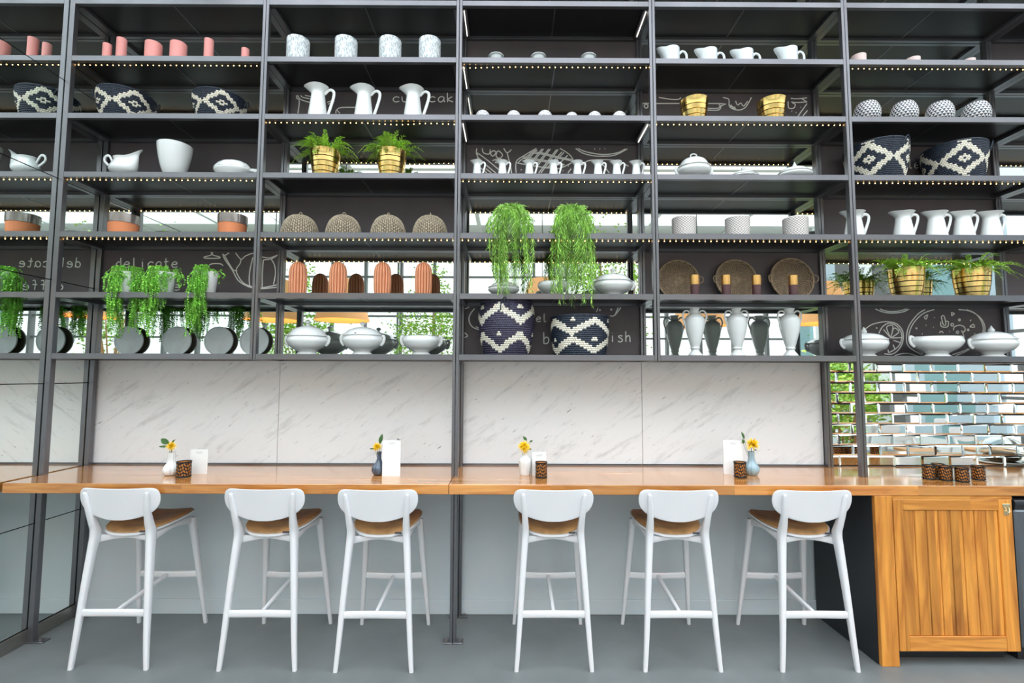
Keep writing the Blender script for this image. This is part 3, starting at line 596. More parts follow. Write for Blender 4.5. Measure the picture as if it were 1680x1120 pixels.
ba=mkbasket('navy and cream diamond basket beside the glass wall, second row',(-2.792,.19,put(2)),pfA,.212,17,68,diamond(17,14,4),rz=.5,group='low diamond baskets on the second row')
dup(ba,(-2.115,.19,put(2)),'navy and cream diamond basket near second shelf post, second row',rz=.15,scale=(.97,.97,.93))
pfE=lambda z:.152+.040*math.sin(min(1,z/.27)*PI/2)
be=mkbasket('large navy and cream diamond basket behind the fifth bay post, third row',(2.64,.195,put(3)),pfE,.272,22,76,diamond(19,18,6),rz=-1.2,group='large diamond baskets on the third row')
dup(be,(3.205,.195,put(3)),'large navy and cream diamond basket standing clear on the third row right',rz=-.75,scale=(.97,.97,.97))
def pfC(z):
    f=z/.372; return .150+.052*sin(PI*min(1,(f+.02)/1.12))**.8 if f<.6 else .150+.052*sin(PI*min(1,(f+.02)/1.12))**.8*.75+.012
def pfC1(z):
    f=max(0,min(1,z/.372)); 
    K=[(0,.150),(.25,.178),(.5,.192),(.72,.196),(.9,.190),(1,.178)]
    for (a,ra),(b,rb) in zip(K,K[1:]):
        if f<=b: return ra+(rb-ra)*(f-a)/(b-a)
    return K[-1][1]
def zig(per,bands,ph=0):
    def f(j,i):
        u=abs(((j+ph)%per)-per/2)/(per/2)
        for (r0,amp,sg) in bands:
            c=r0+amp*(u if sg>0 else 1-u)
            if abs(i+.5-c)<1.8: return True
        # small stepped crosses between the waves
        for (rc,pp) in ((bands[0][0]+ (0.5 if bands[0][2]>0 else bands[0][1]-.5),0 if bands[0][2]<0 else .5),):
            pass
        for (r0,amp,sg) in bands:
            cr=r0+(amp*.95 if sg>0 else amp*.95); cu=((j+ph+(0 if sg<0 else per/2))%per)
            d=min(cu,per-cu)
            if abs(i-cr)<1 and d<1.1 and (d<.6 or i<cr): return True
        return False
    return f
mkbasket('tall bulging violet and cream zigzag basket with small loop handles',(-.030,.20,put(6)),pfC1,.372,26,72,zig(18,((2.5,7,-1),(16.0,7,1)),3),'violet_weave',rz=-1.62,group=None)
pfC2=lambda z:.172+.028*math.sin(min(1,(z+.02)/.22)*PI/2)
mkbasket('shorter navy and cream zigzag basket in front of chalk writing',(.487,.20,put(6)),pfC2,.268,20,70,zig(17.5,((2.0,6,-1),(11.5,6,1)),6),rz=-2.25,handles=False,group=None)
# ---- white jugs with flared rim and strap handle
def jug(label,loc,sc,grp,sz=1.0,tone='ceramic'):
    t=thing('white_jug',label,'jug',loc,grp)
    H=.245*sc*sz
    K=[(.066,0),(.069,.004/.245),(.064,.2),(.056,.45),(.050,.66),(.047,.78),(.051,.86),(.063,.94),(.075,1.0)]
    pr=smoothprof([(r*sc,z*H) for r,z in K],3)
    def fn(rr,z,th):
        f=z/H; k=max(0,cos(th-PI))**4*max(0,(f-.80)/.20)*.026*sc
        return ((rr+k)*cos(th),rr*sin(th),z+k*.25)
    inn=[(r-.003,z) for r,z in pr[::-1] if z>H*.3]
    MB().lathe(pr+inn,44,fn=fn,cap1=True).build('body',tone,t)
    hp=[(.046,0,.80),(.072,0,.915),(.094,0,.93),(.110,0,.86),(.108,0,.70),(.090,0,.42),(.070,0,.16)]
    MB().tube(spline([(x*sc,y,z*H) for x,y,z in hp],5),.0042*sc+.001,8,flat=2.0).build('handle',tone,t)
    return t
jb=jug('tall white flared jug, leftmost of three on the second row',(-1.369,.10,put(2)),1.0,'tall white jugs on the second row')
dup(jb,(-1.044,.10,put(2)),'tall white flared jug, middle of three on the second row',scale=(1,1,.97)); dup(jb,(-.696,.10,put(2)),'tall white flared jug, in front of the chalked cup cake writing',scale=(1,1,.96))
jc=jug('tiny white jug in front of the chalked cake slice, leftmost of eight',(-.239,.09,put(3)),.50,'eight tiny white jugs on the third row')
for i,(x,l) in enumerate(zip((-.062,.126,.296,.463,.607,.738,.875),('tiny white jug, second of eight on the third row','tiny white jug, third of eight, under the chalked pie','tiny white jug, fourth of eight, under the chalked pie','tiny white jug, fifth of eight on the third row','tiny white jug, sixth of eight on the third row','tiny white jug, seventh of eight on the third row','tiny white jug, rightmost of eight on the third row'))): dup(jc,(x,.09,put(3)),l)
je=jug('stocky white jug half hidden by the shelf post, fourth row',(2.400,.11,put(4)),.95,'five white jugs on the fourth row',.80)
for x,l in ((2.745,'stocky white jug with a chipped rim, second of five on the fourth row'),(2.975,'stocky white jug, third of five on the fourth row'),(3.165,'stocky white jug, fourth of five on the fourth row'),(3.360,'stocky white jug, rightmost of five on the fourth row')): dup(je,(x,.11,put(4)),l)
# ---- speckled garlic domes
def dome_mb():
    return MB().lathe(smoothprof([(.040,0),(.050,.010),(.052,.025),(.046,.046),(.030,.064),(.012,.073),(.004,.080)],3),32)
dm0=None
for i,(x,s) in enumerate(((-.202,1),(.016,.98),(.235,1.02),(.424,.86),(.584,.94),(.758,.96))):
    l=['leftmost','second','third','fourth and smallest','fifth','rightmost'][i]+' of six speckled domed pots on the second row'
    if dm0 is None: dm0=single(dome_mb().build('domed_pot','speckled',loc=(x,.085,put(2))),l,'pot','speckled domed pots on the second row')
    else:
        c=dm0.copy(); COL.objects.link(c); c.location=(x,.085,put(2)); c['label']=l; c.scale=(s,s,s)
# ---- brass banded pots
def brass_pot(label,loc,r0,r1,h,grooves,plant=None,cat='pot',grp=None,name='brass_pot'):
    t=thing(name,label,cat,loc,grp)
    pr=[(r0*.9,0),(r0,.003)]
    for k in range(grooves):
        f=(k+1)/(grooves+1)*.88; r=r0+(r1-r0)*f+.006*sin(PI*f)
        pr+=[(r-.0012,h*f-.0032),(r-.0045,h*f-.0016),(r-.0045,h*f+.0016),(r-.0002,h*f+.0032)]
    pr+=[(r1,h),(r1+.001,h+.002),(r1-.003,h+.002)]
    pr+=[(r1-.004,h*.8),(.0,h*.78)]
    def mf(i,j): 
        return 1 if (i>=2 and i<2+4*grooves and (i-2)%4==1) else 0
    MB().lathe(pr,52,mf=mf).build('pot',['brass','gap'],t,smooth=30)
    return t
g0=brass_pot('empty brass banded pot, left one of two on the second row',(1.294,.10,put(2)),.070,.096,.155,3,grp='empty brass pots on the second row')
dup(g0,(1.844,.10,put(2)),'empty brass banded pot, right one of two on the second row',scale=(1.02,1.02,1))
# ---- ferns
def frond(mb,base,az,L,rise,droop,mi=0,leaf=.020,n=20,w=.35):
    P=[];d=Vector((cos(az),sin(az),0))
    for i in range(n+1):
        f=i/n; p=Vector(base)+d*(L*(f-.12*f*f))+Vector((0,0,rise*sin(min(1,f*1.15)*PI*.5)-droop*f*f)); 
        curl=random.uniform(-.002,.002); P.append(p+Vector((curl,curl,0)))
    # curled tip
    t=P[-1]-P[-2]
    mb.tube([tuple(p) for p in P],[.0016*(1-.6*i/n) for i in range(n+1)],4,mi)
    for i in range(2,n+1):
        t=(P[i]-P[i-1]).normalized(); side=t.cross(Vector((0,0,1))).normalized(); up=side.cross(t)
        ll=leaf*(sin(PI*min(1,.12+i/n*.95)))**.7+.004
        for s in (-1,1):
            tip=P[i]+side*s*ll+t*ll*.45+up*random.uniform(-.1,.45)*ll
            mid=(P[i]+tip)/2
            a=mid+t*ll*.28+up*.001; b_=mid-t*ll*.22
            mb.add([tuple(P[i]),tuple(b_),tuple(tip),tuple(a)],[(0,1,2,3)],mi)
def fern_mb(seed,R,nf=34,L=.19,side=1.0):
    random.seed(seed); mb=MB()
    for k in range(nf):
        az=2*PI*k/nf+random.uniform(-.2,.2); l=L*random.uniform(.55,1.1)*(1.15 if abs(cos(az))>.75 else .75)
        if sin(az)>.3: l*=.7
        frond(mb,(R*.45*cos(az),R*.45*sin(az),0),az,l,random.uniform(.02,.10),random.uniform(.01,.13),0,random.uniform(.018,.026),18)
    for k in range(9):
        az=random.uniform(0,2*PI); frond(mb,(R*.3*cos(az),R*.3*sin(az),0),az,L*.55,random.uniform(.08,.13),random.uniform(0,.03),0,.014,14)
    return mb
PB=[(-1.312,.12,put(3)),(-.845,.12,put(3)),(2.762,.13,put(5)),(3.220,.13,put(5))]
PL=[('brass banded pot holding a fern, left of two on the third row','bright green fern in brass pot, left of two on the third row'),
('brass banded pot holding a fern, right of two on the third row','bright green fern in brass pot, right of two on the third row'),
('brass banded pot holding a fern, fifth row, left of the last two','bright green fern with reaching fronds, fifth row, nearer the post'),
('brass banded pot holding a fern, fifth row, at far right','bright green fern with curled tips at the right end of the fifth row')]
for i,((x,y,z),(la,lb)) in enumerate(zip(PB,PL)):
    big=i>1; r0,r1,h=(.082,.106,.200) if big else (.078,.100,.195)
    t=brass_pot(lb,(x,y,z),r0,r1,h,4,cat='potted fern',grp='ferns in brass banded pots',name='potted_fern')
    fern_mb(20+i,r1,44,.235 if big else .20).build('fronds','leaf_fern',t,loc=(0,0,h-.01),smooth=0)
# ---- triangle pattern bowls
def tri_bowl():
    mb=MB(); n=22; rows=9; H=.155
    K=[(0,.050),(.12,.068),(.3,.081),(.5,.084),(.7,.081),(.85,.073),(1,.060)]
    def R(f):
        for (a,ra),(b,rb) in zip(K,K[1:]):
            if f<=b: return ra+(rb-ra)*(f-a)/(b-a)
        return K[-1][1]
    for i in range(rows):
        f0,f1=i/rows,(i+1)/rows; r0,r1=R(f0),R(f1)
        for j in range(n):
            o=.5 if i%2 else 0
            a,b_,c=[2*PI*(j+o+k)/n for k in (0,1,.5)]
            d=2*PI*(j+o+1.5)/n; k=.993
            p=lambda r,t,z:(r*cos(t),r*sin(t),z)
            mb.add([p(r0,a,H*f0),p(r0,b_,H*f0),p(r1,c,H*f1)],[(0,1,2)],0)
            mb.add([p(r0,b_,H*f0),p(r1,d,H*f1),p(r1,c,H*f1)],[(0,1,2)],1)
    mb.lathe([(.060,H),(.058,H+.002),(.055,H),(.07,H*.7),(.075,H*.4),(.04,.006)],44,mi=0,cap0=False)
    mb.lathe([(.001,.0),(.050,0)],44,mi=0,cap1=False)
    return mb
tb=None
for x,l in ((2.535,'navy and white triangle patterned round bowl beside the fifth bay post'),(2.800,'navy and white triangle patterned round bowl, second of four'),(3.055,'navy and white triangle patterned round bowl, third of four'),(3.315,'navy and white triangle patterned round bowl, rightmost of four')):
    if tb is None: tb=single(tri_bowl().build('patterned_bowl',['white_tex','navy_glaze'],loc=(x,.12,put(2)),smooth=0),l,'bowl','triangle patterned bowls on the second row')
    else:
        c=tb.copy(); COL.objects.link(c); c.location=(x,.12,put(2)); c['label']=l
# ---- tureens and dishes (oval lathes)
def oval(rx,ry):
    def fn(r,z,th): return (r*cos(th)*rx,r*sin(th)*ry,z)
    return fn
def lobed(rx,ry,n=6,a=.03):
    def fn(r,z,th):
        k=1+a*abs(cos(n*th/2)); return (r*cos(th)*rx*k,r*sin(th)*ry*k,z)
    return fn
def tureen(label,loc,R,h,lid=True,fl=None,knob='ball',lobes=False,handles=True,ry=.82,grp='white tureens',name='soup_tureen',lh=.55,notch=False):
    t=thing(name,label,'tureen' if lid else 'bowl',loc,grp)
    fn=lobed(1,ry) if lobes else oval(1,ry)
    body=smoothprof([(R*.50,0),(R*.52,h*.04),(R*.42,h*.14),(R*.46,h*.2),(R*.80,h*.42),(R*.97,h*.66),(R*1.0,h*.82),(R*.93,h*.97),(R*.95,h)],3)
    MB().lathe(body+[(R*.90,h),(R*.86,h*.8),(R*.5,h*.3),(.001,h*.25)],48,fn=fn).build('body','ceramic',t)
    if handles:
        for s in (-1,1):
            MB().tube(spline([(s*R*.90,0,h*.93),(s*R*1.04,0,h*.99),(s*R*1.09,0,h*.88),(s*R*1.05,0,h*.66),(s*R*.92,0,h*.50)],5),.0075,8,flat=1.4).build('handle','ceramic',t)
    if lid:
        H=h*lh
        lp=smoothprof([(R*.99,h*1.0),(R*1.0,h*1.03),(R*.90,h*1.10),(R*.70,h+H*.62),(R*.42,h+H*.86),(R*.18,h+H*.97),(R*.10,h+H)],3)
        ldo=MB().lathe([(R*.9,h*.99)]+lp,48,fn=fn).build('lid','ceramic',t)
        zt=h+H
        if knob=='ball': kp=[(R*.08,zt-.004),(R*.06,zt+.010),(R*.12,zt+.018),(R*.14,zt+.026),(R*.07,zt+.034),(.001,zt+.037)]
        elif knob=='cone': kp=[(R*.07,zt-.004),(R*.13,zt+.006),(R*.12,zt+.012),(R*.05,zt+.030),(.001,zt+.042)]
        if knob!='loop': MB().lathe(smoothprof(kp,3),20).build('knob','ceramic',ldo)
        else: MB().tube(spline([(-R*.16,0,zt-.004),(-R*.17,0,zt+.016),(0,0,zt+.026),(R*.17,0,zt+.016),(R*.16,0,zt-.004)],5),.005,8).build('knob','ceramic',ldo)
        if notch: MB().lathe([(.007,0),(.008,.003),(.001,.004)],12,fn=lambda r,z,th:(r*cos(th),-z,r*.8*sin(th)),c=(-R*.12,-R*ry*.93,h*1.055)).build('ladle_hole','gap',ldo)
    return t
tureen('white lidded tureen with lobed body, leftmost on the lowest shelf',(-1.415,.16,put(6)),.138,.128,True,lobes=True,lh=.60,knob='ball')
tureen('white lidded tureen with ladle hole, between lobed tureen and open bowl',(-1.032,.16,put(6)),.138,.135,True,lh=.45,knob='ball',notch=True)
tureen('open white footed bowl beneath the reflected leaves, lowest shelf',(-.622,.16,put(6)),.130,.132,False,ry=.9)
tureen('white lidded tureen beside fifth bay post, in front of the chalked lemon',(2.470,.16,put(6)),.150,.118,True,knob='cone',lh=.42)
tureen('long open white tureen base in front of the chalked pizza',(2.975,.16,put(6)),.170,.142,False,ry=.7)
tureen('white lidded tureen with pointed knob at the right end of lowest shelf',(3.365,.16,put(6)),.148,.122,True,knob='cone',lh=.48)
tureen('white lidded dish half behind the trailing plant, fifth row',(-.050,.17,put(5)),.110,.070,True,lh=.60,knob='cone',handles=False,grp='white dishes on the fifth row')
tureen('shallow open white bowl between the two trailing plants, fifth row',(.300,.17,put(5)),.112,.105,False,handles=False,ry=.95,grp='white dishes on the fifth row')
tureen('white lidded tureen right of both trailing plants, fifth row',(.718,.16,put(5)),.135,.110,True,lobes=True,lh=.55,knob='ball',grp='white dishes on the fifth row')
tureen('large domed white tureen with loop knob and two ring handles, third row',(1.298,.14,put(3)),.118,.100,True,lh=.80,knob='loop',ry=.9,grp='white dishes on the third row')
tureen('low white covered dish between the domed tureen and pointed lid',(1.645,.13,put(3)),.105,.038,True,lh=.9,knob='ball',handles=False,grp='white dishes on the third row',name='covered_dish')
tureen('white covered dish with pointed knob on the third row',(2.010,.13,put(3)),.118,.060,True,lh=.75,knob='cone',handles=False,grp='white dishes on the third row',name='covered_dish')
def boat(label,loc,s,flip=1,lid=False):
    t=thing('gravy_boat',label,'gravy boat',loc)
    def fn(r,z,th):
        f=z/.11; k=max(0,cos(th))**5*max(0,f-.45)*.11; return (flip*(r*cos(th)*1.15+k)*s,r*sin(th)*.85*s,(z+k*.7-.02*max(0,-cos(th))*f*0)*s)
    pr=smoothprof([(.050,0),(.048,.008),(.040,.014),(.072,.035),(.080,.055),(.066,.080),(.052,.100),(.058,.115)],3)
    MB().lathe(pr+[(.054,.114),(.05,.10),(.06,.06)],40,fn=fn).build('body','ceramic',t)
    MB().tube(spline([(-flip*.070*s,0,.085*s),(-flip*.10*s,0,.125*s),(-flip*.128*s,0,.12*s),(-flip*.130*s,0,.095*s),(-flip*.088*s,0,.065*s)],5),.006*s,8,flat=1.2).build('handle','ceramic',t)
    return t
boat('white gravy boat with curled handle, third row next to the glass wall',(-2.735,.12,put(3)),1.0).scale=(1,1,1.3)
o=MB().lathe(smoothprof([(.045,0),(.050,.003),(.078,.07),(.097,.15),(.107,.21),(.110,.245)],4)+[(.106,.247),(.10,.2),(.05,.03)],48).build('deep_bowl','ceramic',loc=(-2.389,.14,put(3))); single(o,'deep plain white bowl tapering to a narrow base, third row','bowl')
t=thing('serving_dish','low lidded white dish with end handle, third row by the second post','dish',(-1.965,.125,put(3)))
t.scale=(1.14,1.1,1.25)
MB().lathe(smoothprof([(.075,0),(.078,.006),(.100,.035),(.108,.05),(.104,.058)],3)+[(.09,.055)],40,fn=oval(1.05,.75)).build('body','ceramic',t)
MB().lathe(smoothprof([(.106,.058),(.098,.070),(.075,.092),(.035,.104),(.001,.107)],3),40,fn=lobed(1.02,.73,10,.05)).build('lid','ceramic',t)
MB().tube(spline([(.105,0,.050),(.125,0,.052),(.142,0,.046),(.146,0,.058)],4),.0075,8,flat=1.4).build('handle','ceramic',t)
# ---- two-tone terracotta pots
tp=None
for x,l in ((-2.722,'two tone pot, terracotta below and glazed above, nearest glass wall'),(-1.958,'two tone pot, terracotta below and glazed above, nearest second post')):
    if tp is None:
        tp=thing('terracotta_pot',l,'pot',(x,.14,put(4)),'two tone terracotta pots')
        cup_mb(.086,.090,.090,44).build('lower_body','terracotta',tp)
        MB().lathe([(.0905,.088),(.0925,.090),(.0935,.12),(.0930,.152),(.0885,.153),(.087,.10)],44,cap0=False,cap1=False).build('glazed_band','pewter_glaze',tp,label='dark metallic glazed upper band')
    else: dup(tp,(x,.14,put(4)),l)
# ---- wicker food domes
def wicker_dome(R=.127,H=.165,rows=20,n=96):
    mb=MB(); pr=[]
    ribs=24
    m=rows*2
    Rr=[]
    for i in range(m+1):
        f=i/m; a=f*PI/2*.97; r=R*cos(a)**.72; z=H*sin(a)
        ring=[]
        for j in range(n):
            th=2*PI*j/n; w=sin(th*ribs+ (PI if (i//2)%2 else 0)); o=.0028*w+(.0018 if i%2 else -.0016)
            ring.append(((r+o)*cos(th),(r+o)*sin(th),z+.0012*w))
        Rr.append(ring)
    mb.rings(Rr,cap0=False,mf=lambda i,j:1 if sin(2*PI*(j+.5)/n*ribs+(PI if (i//2)%2 else 0))<-.35 or i%2 else 0)
    for k in range(ribs*2):
        th=2*PI*(k+.5)/(ribs*2); pts=[]
        for i in range(0,9):
            a=i/8*PI/2*.95; r=R*cos(a)**.72+.001; pts.append((r*cos(th),r*sin(th),H*sin(a)))
        mb.tube(pts,.0022,5)
    ring=[((R+.002)*cos(2*PI*k/40),(R+.002)*sin(2*PI*k/40),.004) for k in range(41)]; mb.tube(ring,.005,6,cap=False)
    return mb
wd=None
WB=((-1.494,.0,'wicker food dome with upright loop, leftmost of four',-.1),(-1.185,.6,'wicker food dome with flat loop, second of four',1.2),(-.869,1.3,'wicker food dome with small knot loop, third of four',.6),(-.573,2.1,'wicker food dome with slanted loop, rightmost of four',.2))
for x,rz,l,hz in WB:
    if wd is None:
        wd=thing('wicker_dome',l,'food cover',(x,.165,put(4)),'wicker food domes on the fourth row')
        wicker_dome().build('dome',['rattan','rattan_gap'],wd)
        MB().tube(spline([(-.014,0,.160),(-.012,.002,.178),(0,0,.190),(.012,-.002,.178),(.014,0,.160)],4),.0028,6).build('loop_handle','rattan',wd)
    else: dup(wd,(x,.165,put(4)),l,rz=rz,scale=(.97,.97,1))
# ---- embossed diamond pots
def tex_pot():
    n=96; m=34; R=[]
    for i in range(m+1):
        z=.147*i/m; ring=[]
        for j in range(n):
            th=2*PI*j/n; e=.0016*(abs(sin(th*12+z*190))+abs(sin(th*12-z*190)))
            r=.0755+.004*z/.147+(e if 0<i<m else 0); ring.append((r*cos(th),r*sin(th),z))
        R.append(ring)
    for r,z in ((.077,.149),(.0745,.147),(.073,.02)): R.append([(r*cos(2*PI*j/n),r*sin(2*PI*j/n),z) for j in range(n)])
    return MB().rings(R,mf=lambda i,j:1 if (abs(sin(2*PI*(j+.5)/n*12+.147*(i+.5)/m*190))<.38 or abs(sin(2*PI*(j+.5)/n*12-.147*(i+.5)/m*190))<.38) and i<m-1 and i>0 else 0)
tx=None
for x,l in ((1.215,'white embossed lattice pot, leftmost of three on the fourth row'),(1.592,'white embossed lattice pot, middle of three on the fourth row'),(2.000,'white embossed lattice pot, rightmost of three on the fourth row')):
    if tx is None: tx=single(tex_pot().build('embossed_pot',['white_tex','emboss_line'],loc=(x,.13,put(4))),l,'pot','embossed pots on the fourth row')
    else:
        c=tx.copy(); COL.objects.link(c); c.location=(x,.13,put(4)); c['label']=l
# ---- ribbed cactus shaped vases
def cactus():
    H=.250; R=[]; n=96; K=[(0,.046),(.06,.051),(.3,.056),(.65,.056),(.82,.050),(.92,.036),(.975,.018),(.985,.010)]
    zs=[0,.01,.05,.12,.25,.4,.55,.68,.78,.85,.90,.94,.965,.98]
    pr=smoothprof([(r,z*H) for z,r in K],4)
    for r,z in pr: R.append([(r*(1+.17*(abs(cos(8*2*PI*j/n))-.6))*cos(2*PI*j/n),r*(1+.17*(abs(cos(8*2*PI*j/n))-.6))*sin(2*PI*j/n),z) for j in range(n)])
    return MB().rings(R,mf=lambda i,j:1 if abs(cos(8*2*PI*(j+.5)/n))<.30 and i<len(R)-6 else 0)  # shade between the ribs is put into the colour: darker orange in the grooves
cc=None
for i,x in enumerate((-1.497,-1.215,-.903,-.615)):
    l=['leftmost','second','third','rightmost'][i]+' of four ribbed coral orange cactus shaped vases'
    if cc is None: cc=single(cactus().build('ribbed_vase',['cactus_orange','groove_shade'],loc=(x,.165,put(5))),l,'vase','ribbed orange vases on the fifth row')
    else:
        c=cc.copy(); COL.objects.link(c); c.location=(x,.165,put(5)); c['label']=l
# ---- candle holders, gold over plum
cd=None
for i,x in enumerate((1.261,1.476,1.685,1.938)):
    l=['leftmost','second','third','rightmost'][i]+' of four gold topped plum candle holders before the trays'
    if cd is None:
        cd=thing('candle_holder',l,'candle holder',(x,.075,put(5)),'gold topped candle holders')
        MB().lathe([(.027,0),(.0285,.004),(.0285,.076),(.026,.077)],32).build('base','plum_glass',cd)
        MB().lathe([(.0295,.076),(.0300,.078),(.0300,.142),(.0285,.143),(.027,.09)],32,cap0=False).build('sleeve','copper_gold',cd,label='polished gold upper sleeve')
    else: dup(cd,(x,.075,put(5)),l)
# ---- round wicker trays leaning on the back panel
def tray(R=.150):
    mb=MB(); n=120; rg=[]; m=30; sp=20
    for i in range(m+1):
        f=i/m; r=.006+(R-.006)*f; ring=[]
        for j in range(n):
            th=2*PI*j/n; w=sin(th*sp+(PI if i%2 else 0)); rim=max(0,(f-.88)/.12)
            ring.append((r*cos(th),-(.0024*w*min(1,f*3)+rim*.018),r*sin(th)))
        rg.append(ring)
    mb.rings(rg,cap1=False,mf=lambda i,j:1 if sin(2*PI*(j+.5)/n*sp+(PI if i%2 else 0))<-.2 else 0)
    rg2=[[(x,y+.004,z) for x,y,z in r] for r in rg[::3]]; mb.rings(rg2[::-1],cap0=False)
    for k in range(sp*2):
        th=2*PI*(k+.5)/(sp*2); mb.tube([(r*cos(th),-.001,r*sin(th)) for r in (.01,.05,.1,R)],.0022,5)
    mb.tube([((R)*cos(2*PI*k/60),-.018,(R)*sin(2*PI*k/60)) for k in range(61)],.006,8,cap=False)
    return mb
tr=None
for x,s,rz,l in ((1.228,.97,0,'round woven wicker tray, leftmost of three leaning on the panel'),(1.652,1.0,0,'round woven wicker tray, middle of three leaning on the panel'),(2.062,1.04,0,'round woven wicker tray, rightmost of three leaning on the panel')):
    if tr is None:
        tr=thing('wicker_tray',l,'tray',(x,.315,put(5)+.156*s),'round wicker trays on the fifth row')
        tray().build('woven_disc',['rattan_dark','rattan_gap'],tr)
        for s2 in (-1,1): MB().tube(spline([(s2*.146,-.018,.030),(s2*.168,-.030,.020),(s2*.174,-.034,0),(s2*.168,-.030,-.020),(s2*.146,-.018,-.030)],4),.004,7).build('handle','rattan_dark',tr)
    else: dup(tr,(x,.315,put(5)+.156*s),l,scale=(s,s,s))
for o in list(COL.objects):
    if o.name.startswith('wicker_tray'): o.rotation_euler=(-.12,0,0)
# ---- plates standing on edge against the mirror
pl=None
for x,l in ((-2.79,'round grey plate on edge, leftmost of four on the lowest shelf'),(-2.44,'round grey plate on edge, second of four on the lowest shelf'),(-2.135,'round grey plate on edge, third of four on the lowest shelf'),(-1.875,'round grey plate on edge, partly behind the second shelf post')):
    if pl is None:
        pl=thing('grey_plate',l,'plate',(x,.340,put(6)+.107),'grey plates standing on the lowest shelf')
        MB().lathe(smoothprof([(.001,.002),(.085,.002),(.092,.004),(.101,-.010),(.105,-.012)],2)+[(.1055,-.008),(.1055,-.004)],56,fn=lambda r,z,th:(r*cos(th),z,r*sin(th))).build('dish_face','plate_grey',pl)
        MB().lathe([(.1056,-.006),(.104,.002),(.090,.010),(.060,.014),(.058,.017),(.001,.017)],56,fn=lambda r,z,th:(r*cos(th),z,r*sin(th)),cap0=False).build('underside','plate_dark',pl,label='dark brown glazed underside')
    else: dup(pl,(x,.340,put(6)+.107),l)
# ---- amphora urns
def urn():
    t=thing('amphora_urn','white two handled amphora urn, leftmost of three on the lowest shelf','urn',(1.285,.155,put(6)),'white amphora urns on the lowest shelf')
    H=.335
    K=[(.046,0),(.046,.012),(.028,.035),(.026,.045),(.032,.055),(.030,.066),(.040,.10),(.058,.17),(.067,.225),(.064,.262),(.045,.288),(.030,.297),(.029,.320),(.034,.330),(.034,.335)]
    MB().lathe(smoothprof(K,3)+[(.029,.335),(.024,.3)],44).build('body','ceramic',t)
    for s in (-1,1):
        MB().tube(spline([(s*.032,0,.302),(s*.048,0,.318),(s*.070,0,.314),(s*.082,0,.290),(s*.080,0,.262),(s*.068,0,.225),(s*.060,0,.19)],5),.0048,8,flat=1.3).build('handle','ceramic',t)
    return t
u=urn()
dup(u,(1.579,.155,put(6)),'white two handled amphora urn, middle of three on the lowest shelf'); dup(u,(1.950,.155,put(6)),'white two handled amphora urn, rightmost of three on the lowest shelf')
# ---- grey bowl at right edge
single(MB().lathe(smoothprof([(.05,0),(.09,.05),(.11,.12),(.10,.17)],4)+[(.095,.17),(.09,.1)],40).build('grey_pot','grey_ceramic',loc=(3.79,.12,put(3))),'grey round pot cut off by the right edge, third row','pot')
# ---- trailing plants
def hang_strand(mb,p0,az,out,drop,leaf,step,mi=0,thin=True,wid=.16,jit=.25):
    d=Vector((cos(az),sin(az),0)); L=0; P=[]
    n=max(6,int((out+drop)/(.023 if wid<.2 else .018)))
    for i in range(n+1):
        f=i/n; a=min(1,f*3.0)
        p=Vector(p0)+d*(out*(1-(1-min(1,f*2.2))**2))+Vector((0,0,.035*sin(min(1,f*5)*PI)*1.0-drop*max(0,f-.08)**1.0))
        p+=Vector((sin(f*9+az*7)*.006,cos(f*7+az*5)*.004,0)); P.append(p)
    mb.tube([tuple(p) for p in P],.0011,4,mi)
    for i in range(1,n):
        for s in (-1,1):
            if random.random()<.12: continue
            t=(P[i+1]-P[i]).normalized(); a2=random.uniform(0,2*PI) if not thin else az+PI/2*s+random.uniform(-.9,.9)
            sd=Vector((cos(a2),sin(a2),0))
            ll=leaf*random.uniform(.7,1.2)
            tip=P[i]+(sd*.62+t*.75).normalized()*ll; w=t.cross(sd)
            if w.length<1e-3: w=Vector((0,1,0))
            w=w.normalized()*ll*wid
            mid=P[i]+(tip-P[i])*.45+Vector((0,0,ll*.06))
            mb.add([tuple(P[i]),tuple(mid-w),tuple(tip),tuple(mid+w)],[(0,1,2,3)],mi)
def trailing(label,loc,pr,ph,strands,leaf,mat,wid,seed,bias=0,grp='bushy trailing plants',ymin=0,potmat='white_pot'):
    random.seed(seed)
    t=thing('trailing_plant',label,'plant',loc,grp)
    MB().lathe([(pr*.72,0),(pr*.76,.003),(pr*.98,ph*.93),(pr*1.02,ph),(pr*.96,ph),(pr*.9,ph*.88),(.001,ph*.86)],36).build('pot',potmat,t)
    mb=MB()
    for (az,out,drop) in strands:
        rr=pr*random.uniform(.3,.9)
        hang_strand(mb,(rr*cos(az),rr*sin(az),ph*.97+random.uniform(0,.015)),az,out,drop,leaf,0,wid=wid)
    mb.build('foliage',mat,t,smooth=0)
    return t
random.seed(5)
def strandsC(n,seed,L):
    random.seed(seed); S=[]
    for k in range(n):
        az=random.uniform(PI*1.02,PI*1.98); side=abs(cos(az))
        S.append((az,random.uniform(.03,.10)*(1 if side<.8 else 1.0)+.02,random.uniform(.10,L)*(1.0 if random.random()<.6 else .6)))
    for k in range(26):
        S.append((random.uniform(0,2*PI),random.uniform(.01,.08),random.uniform(-.03,.06)))
    return S
trailing('bushy green trailing plant with needle leaves, left of two in the middle bay',(-.005,.085,put(4)),.062,.165,strandsC(85,3,.68),.046,'leaf_hang',.075,3)
trailing('bushy green trailing plant with needle leaves, right of two in the middle bay',(.415,.085,put(4)),.062,.160,strandsC(96,4,.72),.046,'leaf_hang',.075,4)
def strandsA(seed,groups):
    random.seed(seed); S=[]
    for (a0,a1,n,l0,l1) in groups:
        for k in range(n): S.append((random.uniform(a0,a1),random.uniform(.02,.07),random.uniform(l0,l1)))
    for k in range(40): S.append((random.uniform(0,2*PI),random.uniform(.01,.045),random.uniform(-.01,.07)))
    return S
G=PI
